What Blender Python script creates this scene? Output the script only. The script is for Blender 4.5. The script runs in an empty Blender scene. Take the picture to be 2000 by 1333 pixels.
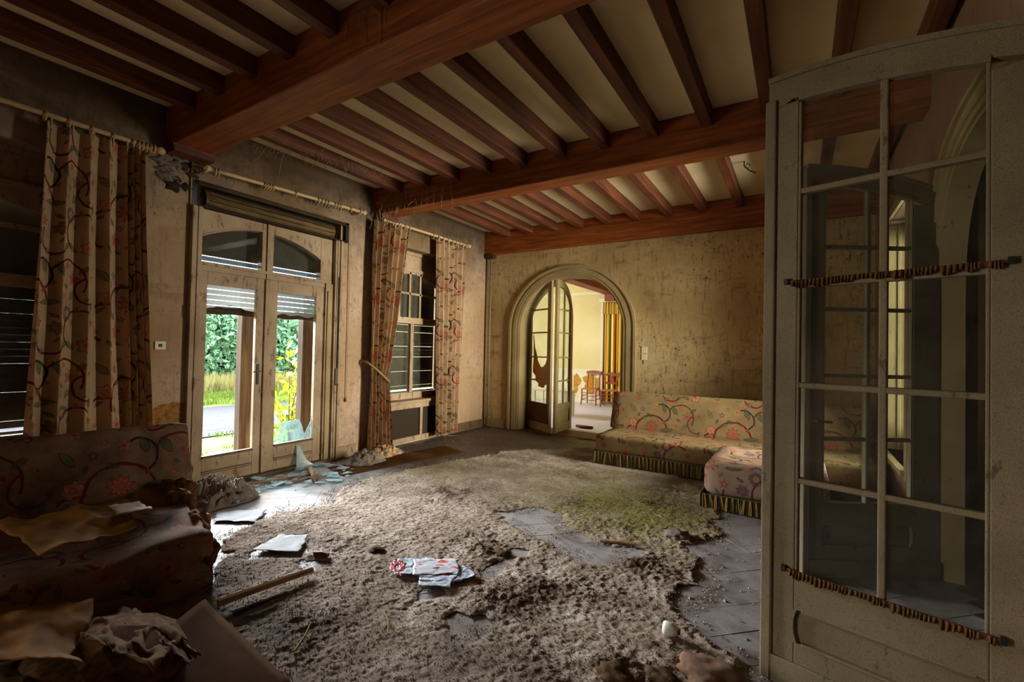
import bpy, bmesh, math, random
import numpy as np
from mathutils import Matrix, Vector
random.seed(7); RNG = np.random.default_rng(7)
SC = bpy.context.scene; COL = SC.collection
PI = math.pi

# ---------------------------------------------------------------- camera, sky, lamps, exposure
cam = bpy.data.cameras.new('camera'); cam_o = bpy.data.objects.new('camera', cam); COL.objects.link(cam_o)
cam.sensor_width = 36.0; cam.lens = 36.0 * 902.2 / 2000.0; cam.clip_start = 0.05; cam.clip_end = 200
MC = np.array([[0.8494, 0.5273, 0.0212], [0.0087, 0.0262, -0.9996], [-0.5277, 0.8493, 0.0177]])
MC[2] /= np.linalg.norm(MC[2]); MC[0] -= MC[2] * MC[0].dot(MC[2]); MC[0] /= np.linalg.norm(MC[0]); MC[1] = np.cross(MC[2], MC[0])
EYE = np.array([0.0, 0.0, 1.5])
mw = Matrix.Identity(4)
for i in range(3):
    mw[i][0] = MC[0][i]; mw[i][1] = -MC[1][i]; mw[i][2] = -MC[2][i]; mw[i][3] = EYE[i]
cam_o.matrix_world = mw; SC.camera = cam_o

SC.view_settings.view_transform = 'Standard'; SC.view_settings.look = 'None'
SC.view_settings.exposure = 1.72; SC.view_settings.gamma = 1.0; SC.view_settings.use_curve_mapping = False
SC.cycles.max_bounces = 10; SC.cycles.diffuse_bounces = 6; SC.cycles.glossy_bounces = 3
SC.cycles.transparent_max_bounces = 16; SC.cycles.transmission_bounces = 4
SC.cycles.sample_clamp_indirect = 6.0; SC.cycles.caustics_reflective = False; SC.cycles.caustics_refractive = False
SC.cycles.use_denoising = True

world = bpy.data.worlds.new('overcast_sky'); SC.world = world; world.use_nodes = True
bg = world.node_tree.nodes['Background']; bg.inputs[0].default_value = (0.86, 0.94, 1.0, 1); bg.inputs[1].default_value = 2.5

def lamp(name, loc, target, sx, sy, power, col, spread=PI):
    l = bpy.data.lights.new(name, 'AREA'); l.shape = 'RECTANGLE'; l.size = sx; l.size_y = sy
    l.energy = power; l.color = col; l.spread = spread
    o = bpy.data.objects.new(name, l); COL.objects.link(o); o.location = loc
    o.rotation_euler = (Vector(target) - Vector(loc)).to_track_quat('-Z', 'Y').to_euler()
    return o
# added lamp standing in for brighter sky low over the garden, outside the French door
lamp('garden_sky_fill', (-13.0, 4.2, 3.7), (-2.0, 3.0, 0.9), 9.0, 2.2, 3900, (0.95, 0.98, 1.0))
# window of the far room, on its left side, out of sight
lamp('far_room_window_light', (-8.45, 8.9, 2.0), (-5.0, 11.4, 1.0), 1.8, 2.2, 420, (1.0, 0.98, 0.93))
# daylight in the window of the right wall, beyond the glazed leaves
lamp('right_window_light', (1.22, 5.9, 1.75), (-5.2, 5.5, 1.6), 1.1, 2.1, 72, (1.0, 0.92, 0.80), math.radians(85))
# added fill lamp behind the camera, outside an invented opening in the left wall
lamp('rear_fill_light', (-5.62, -1.75, 1.15), (0.3, 2.4, 1.0), 1.3, 1.7, 15, (1.0, 0.92, 0.8), math.radians(75))

# ---------------------------------------------------------------- floor points from the survey of the photograph
def fl(x, y, z=0.0):
    r = MC.T @ np.array([(x - 1000) / 902.2, (y - 666.5) / 902.2, 1.0])
    p = EYE + r * (z - EYE[2]) / r[2]
    return (p[0], p[1])

# ---------------------------------------------------------------- node helpers
def srgb(h):
    h = h.lstrip('#'); c = [int(h[i:i + 2], 16) / 255 for i in (0, 2, 4)]
    return tuple((v / 12.92 if v <= 0.04045 else ((v + 0.055) / 1.055) ** 2.4) for v in c) + (1.0,)
class NT:
    def __init__(s, name):
        s.m = bpy.data.materials.new(name); s.m.use_nodes = True; s.t = s.m.node_tree; s.n = s.t.nodes
        s.b = s.n['Principled BSDF']; s.out = s.n['Material Output']
    def new(s, typ, **kw):
        nd = s.n.new(typ)
        for k, v in kw.items(): setattr(nd, k, v)
        return nd
    def link(s, a, b): s.t.links.new(a, b)
    def set(s, sock, v):
        if isinstance(v, bpy.types.NodeSocket): s.link(v, sock)
        else: sock.default_value = v
    def coord(s, kind='Object'): return s.new('ShaderNodeTexCoord').outputs[kind]
    def geo(s): return s.new('ShaderNodeNewGeometry').outputs['Position']
    def mapping(s, vec, scale=(1, 1, 1), loc=(0, 0, 0), rot=(0, 0, 0), typ='POINT'):
        nd = s.new('ShaderNodeMapping', vector_type=typ); s.link(vec, nd.inputs[0])
        nd.inputs['Location'].default_value = loc; nd.inputs['Rotation'].default_value = rot; nd.inputs['Scale'].default_value = scale
        return nd.outputs[0]
    def noise(s, vec, scale=5, detail=4, rough=0.55, dist=0.0):
        nd = s.new('ShaderNodeTexNoise'); s.link(vec, nd.inputs['Vector'])
        nd.inputs['Scale'].default_value = scale; nd.inputs['Detail'].default_value = detail
        nd.inputs['Roughness'].default_value = rough; nd.inputs['Distortion'].default_value = dist
        return nd.outputs[0]
    def ramp(s, fac, stops, interp='LINEAR'):
        nd = s.new('ShaderNodeValToRGB'); s.link(fac, nd.inputs[0]); cr = nd.color_ramp; cr.interpolation = interp
        while len(cr.elements) > 1: cr.elements.remove(cr.elements[0])
        for i, (p, c) in enumerate(stops):
            e = cr.elements[0] if i == 0 else cr.elements.new(p)
            e.position = p; e.color = c if isinstance(c, tuple) else ((c, c, c, 1))
        return nd
    def rampf(s, fac, a, b, va=0.0, vb=1.0):
        nd = s.new('ShaderNodeMapRange'); s.link(fac, nd.inputs[0])
        for k, v in zip((1, 2, 3, 4), (a, b, va, vb)): nd.inputs[k].default_value = v
        return nd.outputs[0]
    def mix(s, fac, a, b, mode='MIX'):
        nd = s.new('ShaderNodeMix', data_type='RGBA', blend_type=mode)
        s.set(nd.inputs[0], fac); s.set(nd.inputs[6], a); s.set(nd.inputs[7], b)
        return nd.outputs[2]
    def math(s, op, a, b=0.0, c=0.0):
        nd = s.new('ShaderNodeMath', operation=op); s.set(nd.inputs[0], a); s.set(nd.inputs[1], b); s.set(nd.inputs[2], c)
        return nd.outputs[0]
    def bump(s, h, strength=0.3, dist=0.01, prev=None):
        nd = s.new('ShaderNodeBump'); s.link(h, nd.inputs['Height']); nd.inputs['Strength'].default_value = strength
        nd.inputs['Distance'].default_value = dist
        if prev is not None: s.link(prev, nd.inputs['Normal'])
        return nd.outputs[0]
    def done(s, col=None, rough=0.8, normal=None, spec=0.3, metal=0.0):
        if col is not None: s.set(s.b.inputs['Base Color'], col)
        s.set(s.b.inputs['Roughness'], rough); s.b.inputs['Specular IOR Level'].default_value = spec
        s.b.inputs['Metallic'].default_value = metal
        if normal is not None: s.link(normal, s.b.inputs['Normal'])
        return s.m

def m_plain(name, h, rough=0.8, var=0.25, scale=18, spec=0.3, metal=0.0, bump=0.15, stretch=(1, 1, 1)):
    t = NT(name); g = t.mapping(t.geo(), stretch); n = t.noise(g, scale, 5)
    c = srgb(h); d = tuple(v * (1 - var) for v in c[:3]) + (1,); l = tuple(min(1, v * (1 + var)) for v in c[:3]) + (1,)
    r = t.ramp(n, [(0.3, d), (0.7, l)])
    return t.done(r.outputs[0], rough, t.bump(n, bump, 0.004), spec, metal)

def m_wood(name, dark, mid, light, axis, rough=0.6, spec=0.35, dirt=0.0):
    t = NT(name); g = t.geo()
    sc = [9.0, 9.0, 9.0]; sc[axis] = 0.55
    n = t.noise(t.mapping(g, sc), 2.2, 6, 0.62, 0.6)
    n2 = t.noise(g, 1.3, 3); fine = t.noise(t.mapping(g, [v * 6 for v in sc]), 2.0, 3)
    c = t.ramp(n, [(0.25, srgb(dark)), (0.52, srgb(mid)), (0.78, srgb(light))]).outputs[0]
    c = t.mix(t.rampf(n2, 0.35, 0.7, 0, 0.45), c, srgb(dark))
    if dirt: c = t.mix(t.math('MULTIPLY', t.rampf(t.noise(g, 5, 5), 0.45, 0.65), dirt), c, srgb('8a7a60'))
    return t.done(c, rough, t.bump(t.math('ADD', n, t.math('MULTIPLY', fine, 0.5)), 0.25, 0.006), spec)

def m_wall(name, base, light, dark, speck, streak=1.0, patch=None, mould=None, blots=0.0):
    t = NT(name); g = t.geo()
    big = t.noise(g, 0.8, 5, 0.6); mid = t.noise(g, 3.2, 6, 0.65); fine = t.noise(g, 26, 4)
    st = t.noise(t.mapping(g, (9, 9, 1.3)), 2.4, 5, 0.65)
    st2 = t.noise(t.mapping(g, (16, 16, 3.2)), 2.0, 3, 0.6)
    c = t.ramp(big, [(0.3, srgb(dark)), (0.5, srgb(base)), (0.7, srgb(light))]).outputs[0]
    c = t.mix(t.rampf(mid, 0.42, 0.72, 0, 0.5), c, srgb(dark))
    c = t.mix(t.math('MULTIPLY', t.rampf(st, 0.54, 0.72), 0.55 * streak), c, srgb(speck))
    c = t.mix(t.math('MULTIPLY', t.math('MULTIPLY', t.rampf(st2, 0.60, 0.70), t.rampf(big, 0.35, 0.6)), 0.55 * streak), c, srgb(speck))
    if blots:
        v1 = t.noise(t.mapping(g, (5, 5, 9)), 1.6, 7, 0.72, 0.8); v2 = t.noise(t.mapping(g, (2.0, 2.0, 6.0)), 1.0, 6, 0.7); v3 = t.noise(t.mapping(g, (7, 7, 4)), 3.0, 4, 0.75)
        c = t.mix(t.math('MULTIPLY', t.rampf(v1, 0.50, 0.66), 0.50 * blots), c, srgb(dark))
        c = t.mix(t.math('MULTIPLY', t.rampf(v2, 0.56, 0.70), 0.50 * blots), c, srgb(speck))
        c = t.mix(t.math('MULTIPLY', t.math('MULTIPLY', t.rampf(v3, 0.58, 0.66), t.rampf(big, 0.40, 0.55)), 0.8 * blots), c, srgb(speck))
    sep = t.new('ShaderNodeSeparateXYZ'); t.link(g, sep.inputs[0])
    h = fine
    if patch:   # plaster fallen off: bare render below a ragged edge
        (ya, yb, za, zb, hexc) = patch
        edge = t.math('MULTIPLY', t.math('SUBTRACT', mid, 0.5), 0.45)
        zz = t.math('ADD', sep.outputs[2], edge); yy = t.math('ADD', sep.outputs[1], edge)
        k = t.math('MULTIPLY', t.math('LESS_THAN', zz, zb), t.math('MULTIPLY', t.math('GREATER_THAN', yy, ya), t.math('LESS_THAN', yy, yb)))
        c = t.mix(k, c, t.ramp(fine, [(0.3, srgb('6d4a26')), (0.7, srgb(hexc))]).outputs[0])
        h = t.math('SUBTRACT', fine, t.math('MULTIPLY', k, 1.5))
    if mould:   # black mould along the top of the wall
        (z0, z1, hexc) = mould
        k = t.math('MULTIPLY', t.rampf(t.math('ADD', sep.outputs[2], t.math('MULTIPLY', t.math('SUBTRACT', mid, 0.5), 1.0)), z0, z1), 0.85)
        c = t.mix(k, c, srgb(hexc))
    return t.done(c, 0.92, t.bump(t.math('ADD', h, mid), 0.35, 0.008), 0.15)

def m_paint(name, base, dark, chip, chips=0.5, crackle=0.3):
    t = NT(name); g = t.geo()
    n = t.noise(g, 2.0, 5, 0.6); f = t.noise(t.mapping(g, (1, 1, 0.35)), 14, 6, 0.7); ff = t.noise(g, 90, 3, 0.7)
    c = t.ramp(n, [(0.3, srgb(dark)), (0.7, srgb(base))]).outputs[0]
    k = t.rampf(f, 0.66 - 0.14 * chips, 0.70 - 0.1 * chips)
    c = t.mix(t.math('MULTIPLY', k, 0.75), c, srgb(chip))
    v = t.new('ShaderNodeTexVoronoi', feature='DISTANCE_TO_EDGE'); t.link(g, v.inputs['Vector']); v.inputs['Scale'].default_value = 120
    cr = t.rampf(v.outputs['Distance'], 0.0, 0.09, 1, 0)
    c = t.mix(t.math('MULTIPLY', cr, crackle), c, srgb(chip))
    hh = t.math('SUBTRACT', t.math('ADD', ff, t.math('MULTIPLY', n, 0.3)), t.math('ADD', t.math('MULTIPLY', k, 0.6), t.math('MULTIPLY', cr, 0.8 * crackle)))
    return t.done(c, 0.62, t.bump(hh, 0.3, 0.003), 0.3)

def m_glass(name, tint=(0.93, 0.96, 0.95), dirt=0.12, rough=0.03, dust='8d8874'):
    t = NT(name); t.n.remove(t.b)
    tr = t.new('ShaderNodeBsdfTransparent'); tr.inputs[0].default_value = tint + (1,)
    gl = t.new('ShaderNodeBsdfGlossy'); gl.inputs['Roughness'].default_value = rough
    df = t.new('ShaderNodeBsdfDiffuse'); df.inputs[0].default_value = srgb(dust)
    ge = t.new('ShaderNodeNewGeometry'); dt = t.new('ShaderNodeVectorMath', operation='DOT_PRODUCT'); t.link(ge.outputs['Incoming'], dt.inputs[0]); t.link(ge.outputs['Normal'], dt.inputs[1])
    fz = t.math('MULTIPLY_ADD', t.math('POWER', t.math('SUBTRACT', 1.0, t.math('ABSOLUTE', dt.outputs['Value'])), 5.0), 0.6, 0.03)   # same reflection from either face of the thin pane
    m1 = t.new('ShaderNodeMixShader'); t.link(fz, m1.inputs[0]); t.link(tr.outputs[0], m1.inputs[1]); t.link(gl.outputs[0], m1.inputs[2])
    n = t.noise(t.geo(), 7, 6, 0.7)
    m2 = t.new('ShaderNodeMixShader'); t.link(t.rampf(n, 0.3, 0.8, dirt * 0.3, dirt * 1.6), m2.inputs[0]); t.link(m1.outputs[0], m2.inputs[1]); t.link(df.outputs[0], m2.inputs[2])
    t.link(m2.outputs[0], t.out.inputs[0])
    return t.m

def m_floral(name, ground='c8a878', dirt=0.25, dirtcol='4a3524', soak=None):
    """chintz: a repeat of vines, leaves and flowers, drawn with nodes in cloth (UV, metres) space"""
    t = NT(name); W, H = 1.04, 0.80
    uv = t.coord('UV')
    nz = t.new('ShaderNodeTexNoise'); t.link(uv, nz.inputs['Vector']); nz.inputs['Scale'].default_value = 9; nz.inputs['Detail'].default_value = 2
    off = t.new('ShaderNodeVectorMath', operation='MULTIPLY_ADD'); t.link(nz.outputs['Color'], off.inputs[0])
    off.inputs[1].default_value = (0.03, 0.03, 0); t.link(uv, off.inputs[2])
    wr = t.new('ShaderNodeVectorMath', operation='WRAP'); t.link(off.outputs[0], wr.inputs[0])
    wr.inputs[1].default_value = (W, H, 1); wr.inputs[2].default_value = (0, 0, 0)
    P = wr.outputs[0]; FADE = t.rampf(t.noise(uv, 45, 3, 0.7), 0.3, 0.65, 0.95, 0.5)
    red, dred, pink, rose = srgb('a23a2a'), srgb('6a2420'), srgb('c67a60'), srgb('b05640')
    grn, dgrn, lgrn = srgb('40563a'), srgb('243028'), srgb('5f7044')
    vio, dvio, org = srgb('50405a'), srgb('2c2434'), srgb('c47840')
    weave = t.noise(t.mapping(uv, (1, 1, 1)), 5, 5, 0.6)
    g = srgb(ground); c = t.ramp(weave, [(0.3, tuple(v * 0.8 for v in g[:3]) + (1,)), (0.7, g)]).outputs[0]
    state = [c]
    def put(colr, fac): state[0] = t.mix(fac, state[0], colr)
    def vine(cx, cy, R, ang, w=0.013, col=dred, half=True, ey=1.0):
        q = t.mapping(P, (R, R * ey, 1), (cx, cy, 0), (0, 0, ang), 'TEXTURE')
        ln = t.new('ShaderNodeVectorMath', operation='LENGTH'); t.link(q, ln.inputs[0])
        k = t.math('COMPARE', ln.outputs['Value'], 1.0, w / R)
        sp = t.new('ShaderNodeSeparateXYZ'); t.link(q, sp.inputs[0])
        k = t.math('MULTIPLY', k, t.math('GREATER_THAN', sp.outputs[1], 0.0))
        put(col, k)
    def leaf(cx, cy, ang, L, Wd, col=grn, edge=dgrn):
        q = t.mapping(P, (L, Wd, 1), (cx, cy, 0), (0, 0, ang), 'TEXTURE')
        sp = t.new('ShaderNodeSeparateXYZ'); t.link(q, sp.inputs[0])
        v = t.math('MULTIPLY_ADD', sp.outputs[0], sp.outputs[0], t.math('ABSOLUTE', sp.outputs[1]))
        e0 = edge[:3] + (1,)
        r = t.ramp(v, [(0, e0), (0.08, col[:3] + (1,)), (0.72, e0), (0.97, (0, 0, 0, 0))], 'CONSTANT')
        put(r.outputs[0], t.math('MULTIPLY', r.outputs[1], FADE))
    def flower(cx, cy, R, n, stops, ph=0.0, amp=0.16):
        q = t.mapping(P, (R, R, 1), (cx, cy, 0), (0, 0, 0), 'TEXTURE')
        ln = t.new('ShaderNodeVectorMath', operation='LENGTH'); t.link(q, ln.inputs[0])
        sp = t.new('ShaderNodeSeparateXYZ'); t.link(q, sp.inputs[0])
        a = t.math('ARCTAN2', sp.outputs[1], sp.outputs[0])
        s_ = t.math('SINE', t.math('MULTIPLY_ADD', a, float(n), ph))
        R = R; rr = t.math('DIVIDE', ln.outputs['Value'], t.math('MULTIPLY_ADD', s_, amp, 1.0))
        st = [(p, cc[:3] + (1,)) for p, cc in stops] + [(0.98, (0, 0, 0, 0))]
        r = t.ramp(rr, st, 'CONSTANT'); put(r.outputs[0], t.math('MULTIPLY', r.outputs[1], FADE))
    # vines
    vine(0.34, 0.40, 0.22, 0.3, 0.011); vine(0.10, 0.30, 0.16, 1.3, 0.012); vine(0.72, 0.62, 0.17, -0.5, 0.008)
    vine(0.86, 0.22, 0.16, 0.9, 0.009); vine(0.58, 0.16, 0.13, 2.6, 0.009); vine(0.93, 0.55, 0.11, 2.0, 0.008)
    vine(0.46, 0.66, 0.12, -1.2, 0.009, dgrn)
    # leaves
    for a in ((0.50, 0.73, 1.9, 0.07, 0.032, grn), (0.64, 0.71, 2.1, 0.075, 0.033, grn), (0.06, 0.70, 2.2, 0.07, 0.028, lgrn),
              (0.55, 0.44, 0.1, 0.095, 0.026, grn), (0.24, 0.58, 0.4, 0.045, 0.02, lgrn), (0.30, 0.62, -0.5, 0.045, 0.02, grn),
              (0.78, 0.50, 1.0, 0.05, 0.022, lgrn), (0.70, 0.10, 0.5, 0.06, 0.024, grn), (0.78, 0.10, -0.6, 0.06, 0.024, grn),
              (0.12, 0.12, 2.5, 0.055, 0.024, grn), (0.40, 0.10, 0.2, 0.05, 0.02, lgrn), (0.97, 0.42, 1.4, 0.05, 0.02, grn),
              (0.18, 0.36, -0.8, 0.05, 0.022, vio), (0.88, 0.72, 0.7, 0.05, 0.022, grn)):
        leaf(*a)
    # flowers
    flower(0.34, 0.47, 0.070, 9, [(0, rose), (0.2, red), (0.5, pink), (0.62, red), (0.86, dred)], amp=0.25)
    flower(0.73, 0.36, 0.060, 12, [(0, org), (0.35, pink), (0.5, dvio), (0.62, vio), (0.9, dvio)], amp=0.10)
    flower(0.62, 0.24, 0.052, 7, [(0, red), (0.22, dvio), (0.3, vio), (0.55, dvio), (0.63, vio), (0.9, dvio)], 0.5)
    flower(0.08, 0.50, 0.06, 6, [(0, org), (0.25, dred), (0.33, pink), (0.85, dred)])
    flower(0.90, 0.10, 0.055, 5, [(0, red), (0.3, pink), (0.8, dred)], 1.0, 0.2)
    flower(0.22, 0.22, 0.05, 5, [(0, dvio), (0.25, rose), (0.85, red)], 0.3, 0.3)
    flower(0.46, 0.28, 0.035, 5, [(0, org), (0.35, red)], 0.3, 0.3)
    flower(0.80, 0.64, 0.045, 5, [(0, vio), (0.35, rose), (0.85, dred)], 0.3, 0.3)
    flower(0.20, 0.70, 0.03, 5, [(0, org), (0.35, vio)], 0.3, 0.3)
    flower(0.97, 0.28, 0.028, 5, [(0, dred), (0.4, red)], 0.3, 0.3)
    flower(0.38, 0.75, 0.03, 5, [(0, dred), (0.4, pink)], 0.3, 0.3)
    for (fx, fy, R_, n_, a_, b_) in ((0.13, 0.04, 0.024, 5, red, org), (0.28, 0.33, 0.022, 5, vio, pink), (0.50, 0.53, 0.026, 6, rose, dred), (0.58, 0.60, 0.02, 5, vio, org), (0.68, 0.50, 0.022, 5, red, pink),
                                  (0.84, 0.40, 0.026, 6, pink, dred), (0.02, 0.22, 0.022, 5, red, org), (0.33, 0.16, 0.02, 5, rose, vio), (0.52, 0.05, 0.026, 6, vio, pink), (0.72, 0.74, 0.024, 5, red, org), (0.96, 0.66, 0.022, 5, rose, dvio), (0.27, 0.78, 0.02, 5, vio, pink)):
        flower(fx, fy, R_, n_, [(0, b_), (0.4, a_)], 0.4, 0.28)
    for a in ((0.43, 0.36, 0.9, 0.035, 0.014, lgrn), (0.40, 0.20, 2.2, 0.035, 0.014, grn), (0.60, 0.34, -0.6, 0.04, 0.016, dgrn), (0.80, 0.28, 1.6, 0.035, 0.014, lgrn), (0.04, 0.40, 0.6, 0.04, 0.016, grn),
              (0.15, 0.62, 1.2, 0.035, 0.014, dgrn), (0.70, 0.58, 2.6, 0.035, 0.015, grn), (0.90, 0.48, 0.2, 0.03, 0.013, lgrn), (0.26, 0.12, -0.3, 0.035, 0.014, dgrn), (0.62, 0.14, 1.0, 0.03, 0.012, grn)):
        leaf(*a)
    c = state[0]
    gp = t.geo(); dn = t.noise(gp, 2.6, 6, 0.65)
    c = t.mix(t.math('MULTIPLY', t.rampf(dn, 0.38, 0.72), min(1, dirt * 2.2)), c, srgb(dirtcol))
    wv = t.noise(t.mapping(uv, (1, 1, 1)), 260, 2)
    return t.done(c, 0.92, t.bump(t.math('ADD', wv, dn), 0.15, 0.003), 0.1)

# ---------------------------------------------------------------- materials
M = {}
M['beam_x'] = m_wood('beam_wood', '4a220c', '8a461a', 'b06a2e', 0, 0.55, 0.3)
M['joist_y'] = m_wood('joist_wood', '34190c', '603018', '845028', 1, 0.6, 0.35)
M['beam_far'] = m_wood('far_beam_wood', '6a2c1c', '8c4630', 'a4604a', 1, 0.6)
M['ceil'] = m_wall('ceiling_plaster', 'd8c298', 'e2d0aa', 'bea67a', '8a7048', 0.12)
M['wall_far'] = m_wall('far_wall_plaster', 'bda070', 'd0b88a', '90764c', '3e2c18', 1.0, blots=1.0)
M['wall_left'] = m_wall('left_wall_plaster', 'ae9070', 'c8ac94', '8a6a48', '553c26', 0.6, patch=(1.75, 2.22, 0, 0.86, 'a8743e'), mould=(2.55, 3.6, '2a1e14'), blots=0.7)
M['wall_right'] = m_wall('right_wall_plaster', '8a6c56', '9c7e68', '6e5340', '4a3626', 0.8)
M['wall_far_room'] = m_wall('far_room_plaster', 'd6cb96', 'e4dcb4', 'c2b57c', 'a8924a', 0.12)
M['white_far'] = m_plain('far_room_white_paint', 'd8d4b8', 0.7, 0.08)
M['paint'] = m_paint('old_cream_paint', 'b59c7c', '8a7052', '62402a', 0.72, 0.12)
M['paint_dark'] = m_paint('worn_brown_paint', '6b5236', '4f3a24', '33241a', 0.6, 0.2)
M['casing'] = m_paint('arch_casing_paint', 'a89468', '8d7850', '5f4a2c', 0.2, 0.1)
M['leaf_paint'] = m_paint('crackled_grey_paint', '83755a', '665940', '3c3020', 0.3, 0.55)
M['glass'] = m_glass('window_glass', dirt=0.045)
M['glass_dirty'] = m_glass('dusty_glass', dirt=0.10, rough=0.28)
M['glass_dimming'] = m_glass('dimming_far_room_glass', (0.30, 0.30, 0.31), dirt=0.3)  # tinted pane added to cut down the lamp light entering the far room
M['shard'] = m_glass('broken_glass', (0.8, 0.93, 0.95), 0.36, 0.1, 'c4d4d8')
t = NT('shutter_slat_plastic'); t.b.inputs['Base Color'].default_value = srgb('5e6876'); t.b.inputs['Roughness'].default_value = 0.5
tl = t.new('ShaderNodeBsdfTranslucent'); tl.inputs[0].default_value = srgb('8894a8'); mx = t.new('ShaderNodeMixShader'); mx.inputs[0].default_value = 0.16
t.link(t.b.outputs[0], mx.inputs[1]); t.link(tl.outputs[0], mx.inputs[2]); t.link(mx.outputs[0], t.out.inputs[0]); M['slat'] = t.m
M['slat_dark'] = m_plain('dark_shutter_slat', '3b3024', 0.7, 0.2)
M['rot'] = m_wood('rotten_dark_wood', '17100a', '3a2c1c', '5e4a30', 1, 0.85, 0.2)
M['post'] = m_wood('weathered_post_wood', '2c2018', '584838', '786850', 2, 0.9, 0.15)
M['rod'] = m_plain('rod_cream_paint', 'b99c70', 0.5, 0.12, 30)
M['pipe'] = m_plain('painted_pipe', '8c744c', 0.55, 0.15)
M['black'] = m_plain('black_iron', '171310', 0.5, 0.2)
M['brass'] = m_plain('tarnished_brass', '6b4c24', 0.45, 0.3, 40, 0.5, 0.6)
M['switch'] = m_plain('cream_plastic', 'd8c8a4', 0.45, 0.06)
M['mesh'] = m_plain('radiator_mesh_fabric', '33261b', 0.9, 0.2, 200)
M['floral'] = m_floral('floral_chintz', 'c2a27c', 0.18, '5c4230')
M['floral_sofa'] = m_floral('floral_sofa_chintz', '937a52', 0.22)
M['floral_chaise'] = m_floral('floral_faded_chintz', 'aa8c74', 0.20, '5c4a40')
M['floral_ruin'] = m_floral('floral_ruined_chintz', '8c6e58', 0.42, '2c1e14')  # rot, plus the near corner's dimness put into the dirt tone
M['stuffing'] = m_plain('horsehair_stuffing', '5e4022', 0.95, 0.6, 30, 0.1, 0, 0.8)
M['gold'] = m_plain('gold_yarn', 'a07838', 0.85, 0.25, 60)
M['green'] = m_plain('green_yarn', '4c4e32', 0.85, 0.35, 60)
M['pink'] = m_plain('pink_faded_cloth', 'b06a58', 0.9, 0.25, 12)
M['paper'] = m_plain('brown_wrapping_paper', '805a28', 0.85, 0.3, 7, 0.1)
M['paper_dark'] = m_plain('dimmed_brown_paper', '5a4020', 0.9, 0.35, 6, 0.1)  # dark colour stands in for the dim light on the near left heap
M['tube'] = m_plain('cardboard', '543a20', 0.9, 0.25, 10, 0.1)
M['board'] = m_plain('damp_hardboard', '4a2e14', 0.95, 0.35, 5, 0.04)
M['white_paper'] = m_plain('white_paper', '80868c', 0.7, 0.12, 14)
M['rag'] = m_plain('grey_rag', '7c7062', 0.95, 0.45, 9, 0.05)
M['rag_dark'] = m_plain('brown_rag', '6c5642', 0.92, 0.35, 9)
M['stick'] = m_wood('pale_stick', '6a4a30', '9a7654', 'bc9c78', 1, 0.8, 0.2)
M['clod'] = m_plain('matted_clod', '4c3a26', 0.95, 0.5, 40, 0.1, 0, 0.9)
M['cup'] = m_plain('white_china', 'd8d6cc', 0.3, 0.06)
M['chair'] = m_wood('chair_wood', '6a3020', '9c5a40', 'b87858', 2, 0.5)
M['cane'] = m_plain('chair_seat_straw', 'b07048', 0.8, 0.25, 50)
t = NT('orange_gauze'); t.b.inputs['Base Color'].default_value = srgb('c08a44'); t.b.inputs['Roughness'].default_value = 0.9
tl = t.new('ShaderNodeBsdfTranslucent'); tl.inputs[0].default_value = srgb('d8a050'); mx = t.new('ShaderNodeMixShader'); mx.inputs[0].default_value = 0.6
t.link(t.b.outputs[0], mx.inputs[1]); t.link(tl.outputs[0], mx.inputs[2]); t.link(mx.outputs[0], t.out.inputs[0]); M['gauze'] = t.m
M['gauze_brown'] = m_plain('brown_lace', '6a4830', 0.92, 0.3, 40)
M['gravel'] = m_plain('grey_gravel', '2a2b31', 0.95, 0.5, 40, 0.05, 0, 0.8)
M['lawn'] = m_plain('lawn_earth', '4a5a2a', 0.95, 0.35, 6, 0.05)
M['leaf_a'] = m_plain('hedge_leaf', '6c9470', 0.55, 0.5, 6)
M['leaf_b'] = m_plain('yellow_green_leaf', 'a2ba3c', 0.6, 0.35, 9)
M['grass'] = m_plain('grass_blade', '667a34', 0.85, 0.4, 8, 0.1)
M['dry'] = m_plain('dry_grass_blade', '8c8654', 0.9, 0.35, 8, 0.1)
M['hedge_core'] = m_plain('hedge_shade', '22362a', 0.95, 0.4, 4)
M['bark'] = m_plain('bark', '5a4a38', 0.9, 0.3, 20)
M['red'] = m_plain('dark_red_wood', '6a2018', 0.6, 0.2)
M['web'] = m_plain('dusty_web', '8a7458', 0.9, 0.2)

M['patch'] = m_plain('rotten_rust_patch', 'b8862e', 0.9, 0.3, 14)
M['rollwood'] = m_wood('shutter_roll_wood', '2c2012', '6c5534', '94784c', 1, 0.85, 0.2)
M['hall'] = m_plain('hall_shade_brown', '241a13', 0.9, 0.3, 4, 0.1)  # dark tone stands in for the unlit hall
M['white_paper_old'] = m_plain('old_white_paper', '8c765a', 0.8, 0.15, 12)
M['gauze_dark'] = m_plain('ruffle_cloth', '5c3e1e', 0.9, 0.45, 60)
M['mag_red'] = m_plain('red_print', '9c2a2a', 0.5, 0.3, 12)
M['clod_grey'] = m_plain('grey_clod', '6c5f56', 0.95, 0.4, 40, 0.1, 0, 0.9)
M['clod_pink'] = m_plain('pink_clod', '6c5444', 0.95, 0.45, 14, 0.1, 0, 0.7)
M['green_scrap'] = m_plain('green_cloth', '6f9470', 0.8, 0.2, 20)
M['crumb'] = m_plain('plaster_crumb', '8f857c', 0.9, 0.4, 60)
M['slab'] = m_plain('paving_stone', '8c8a7c', 0.9, 0.25, 8)

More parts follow.
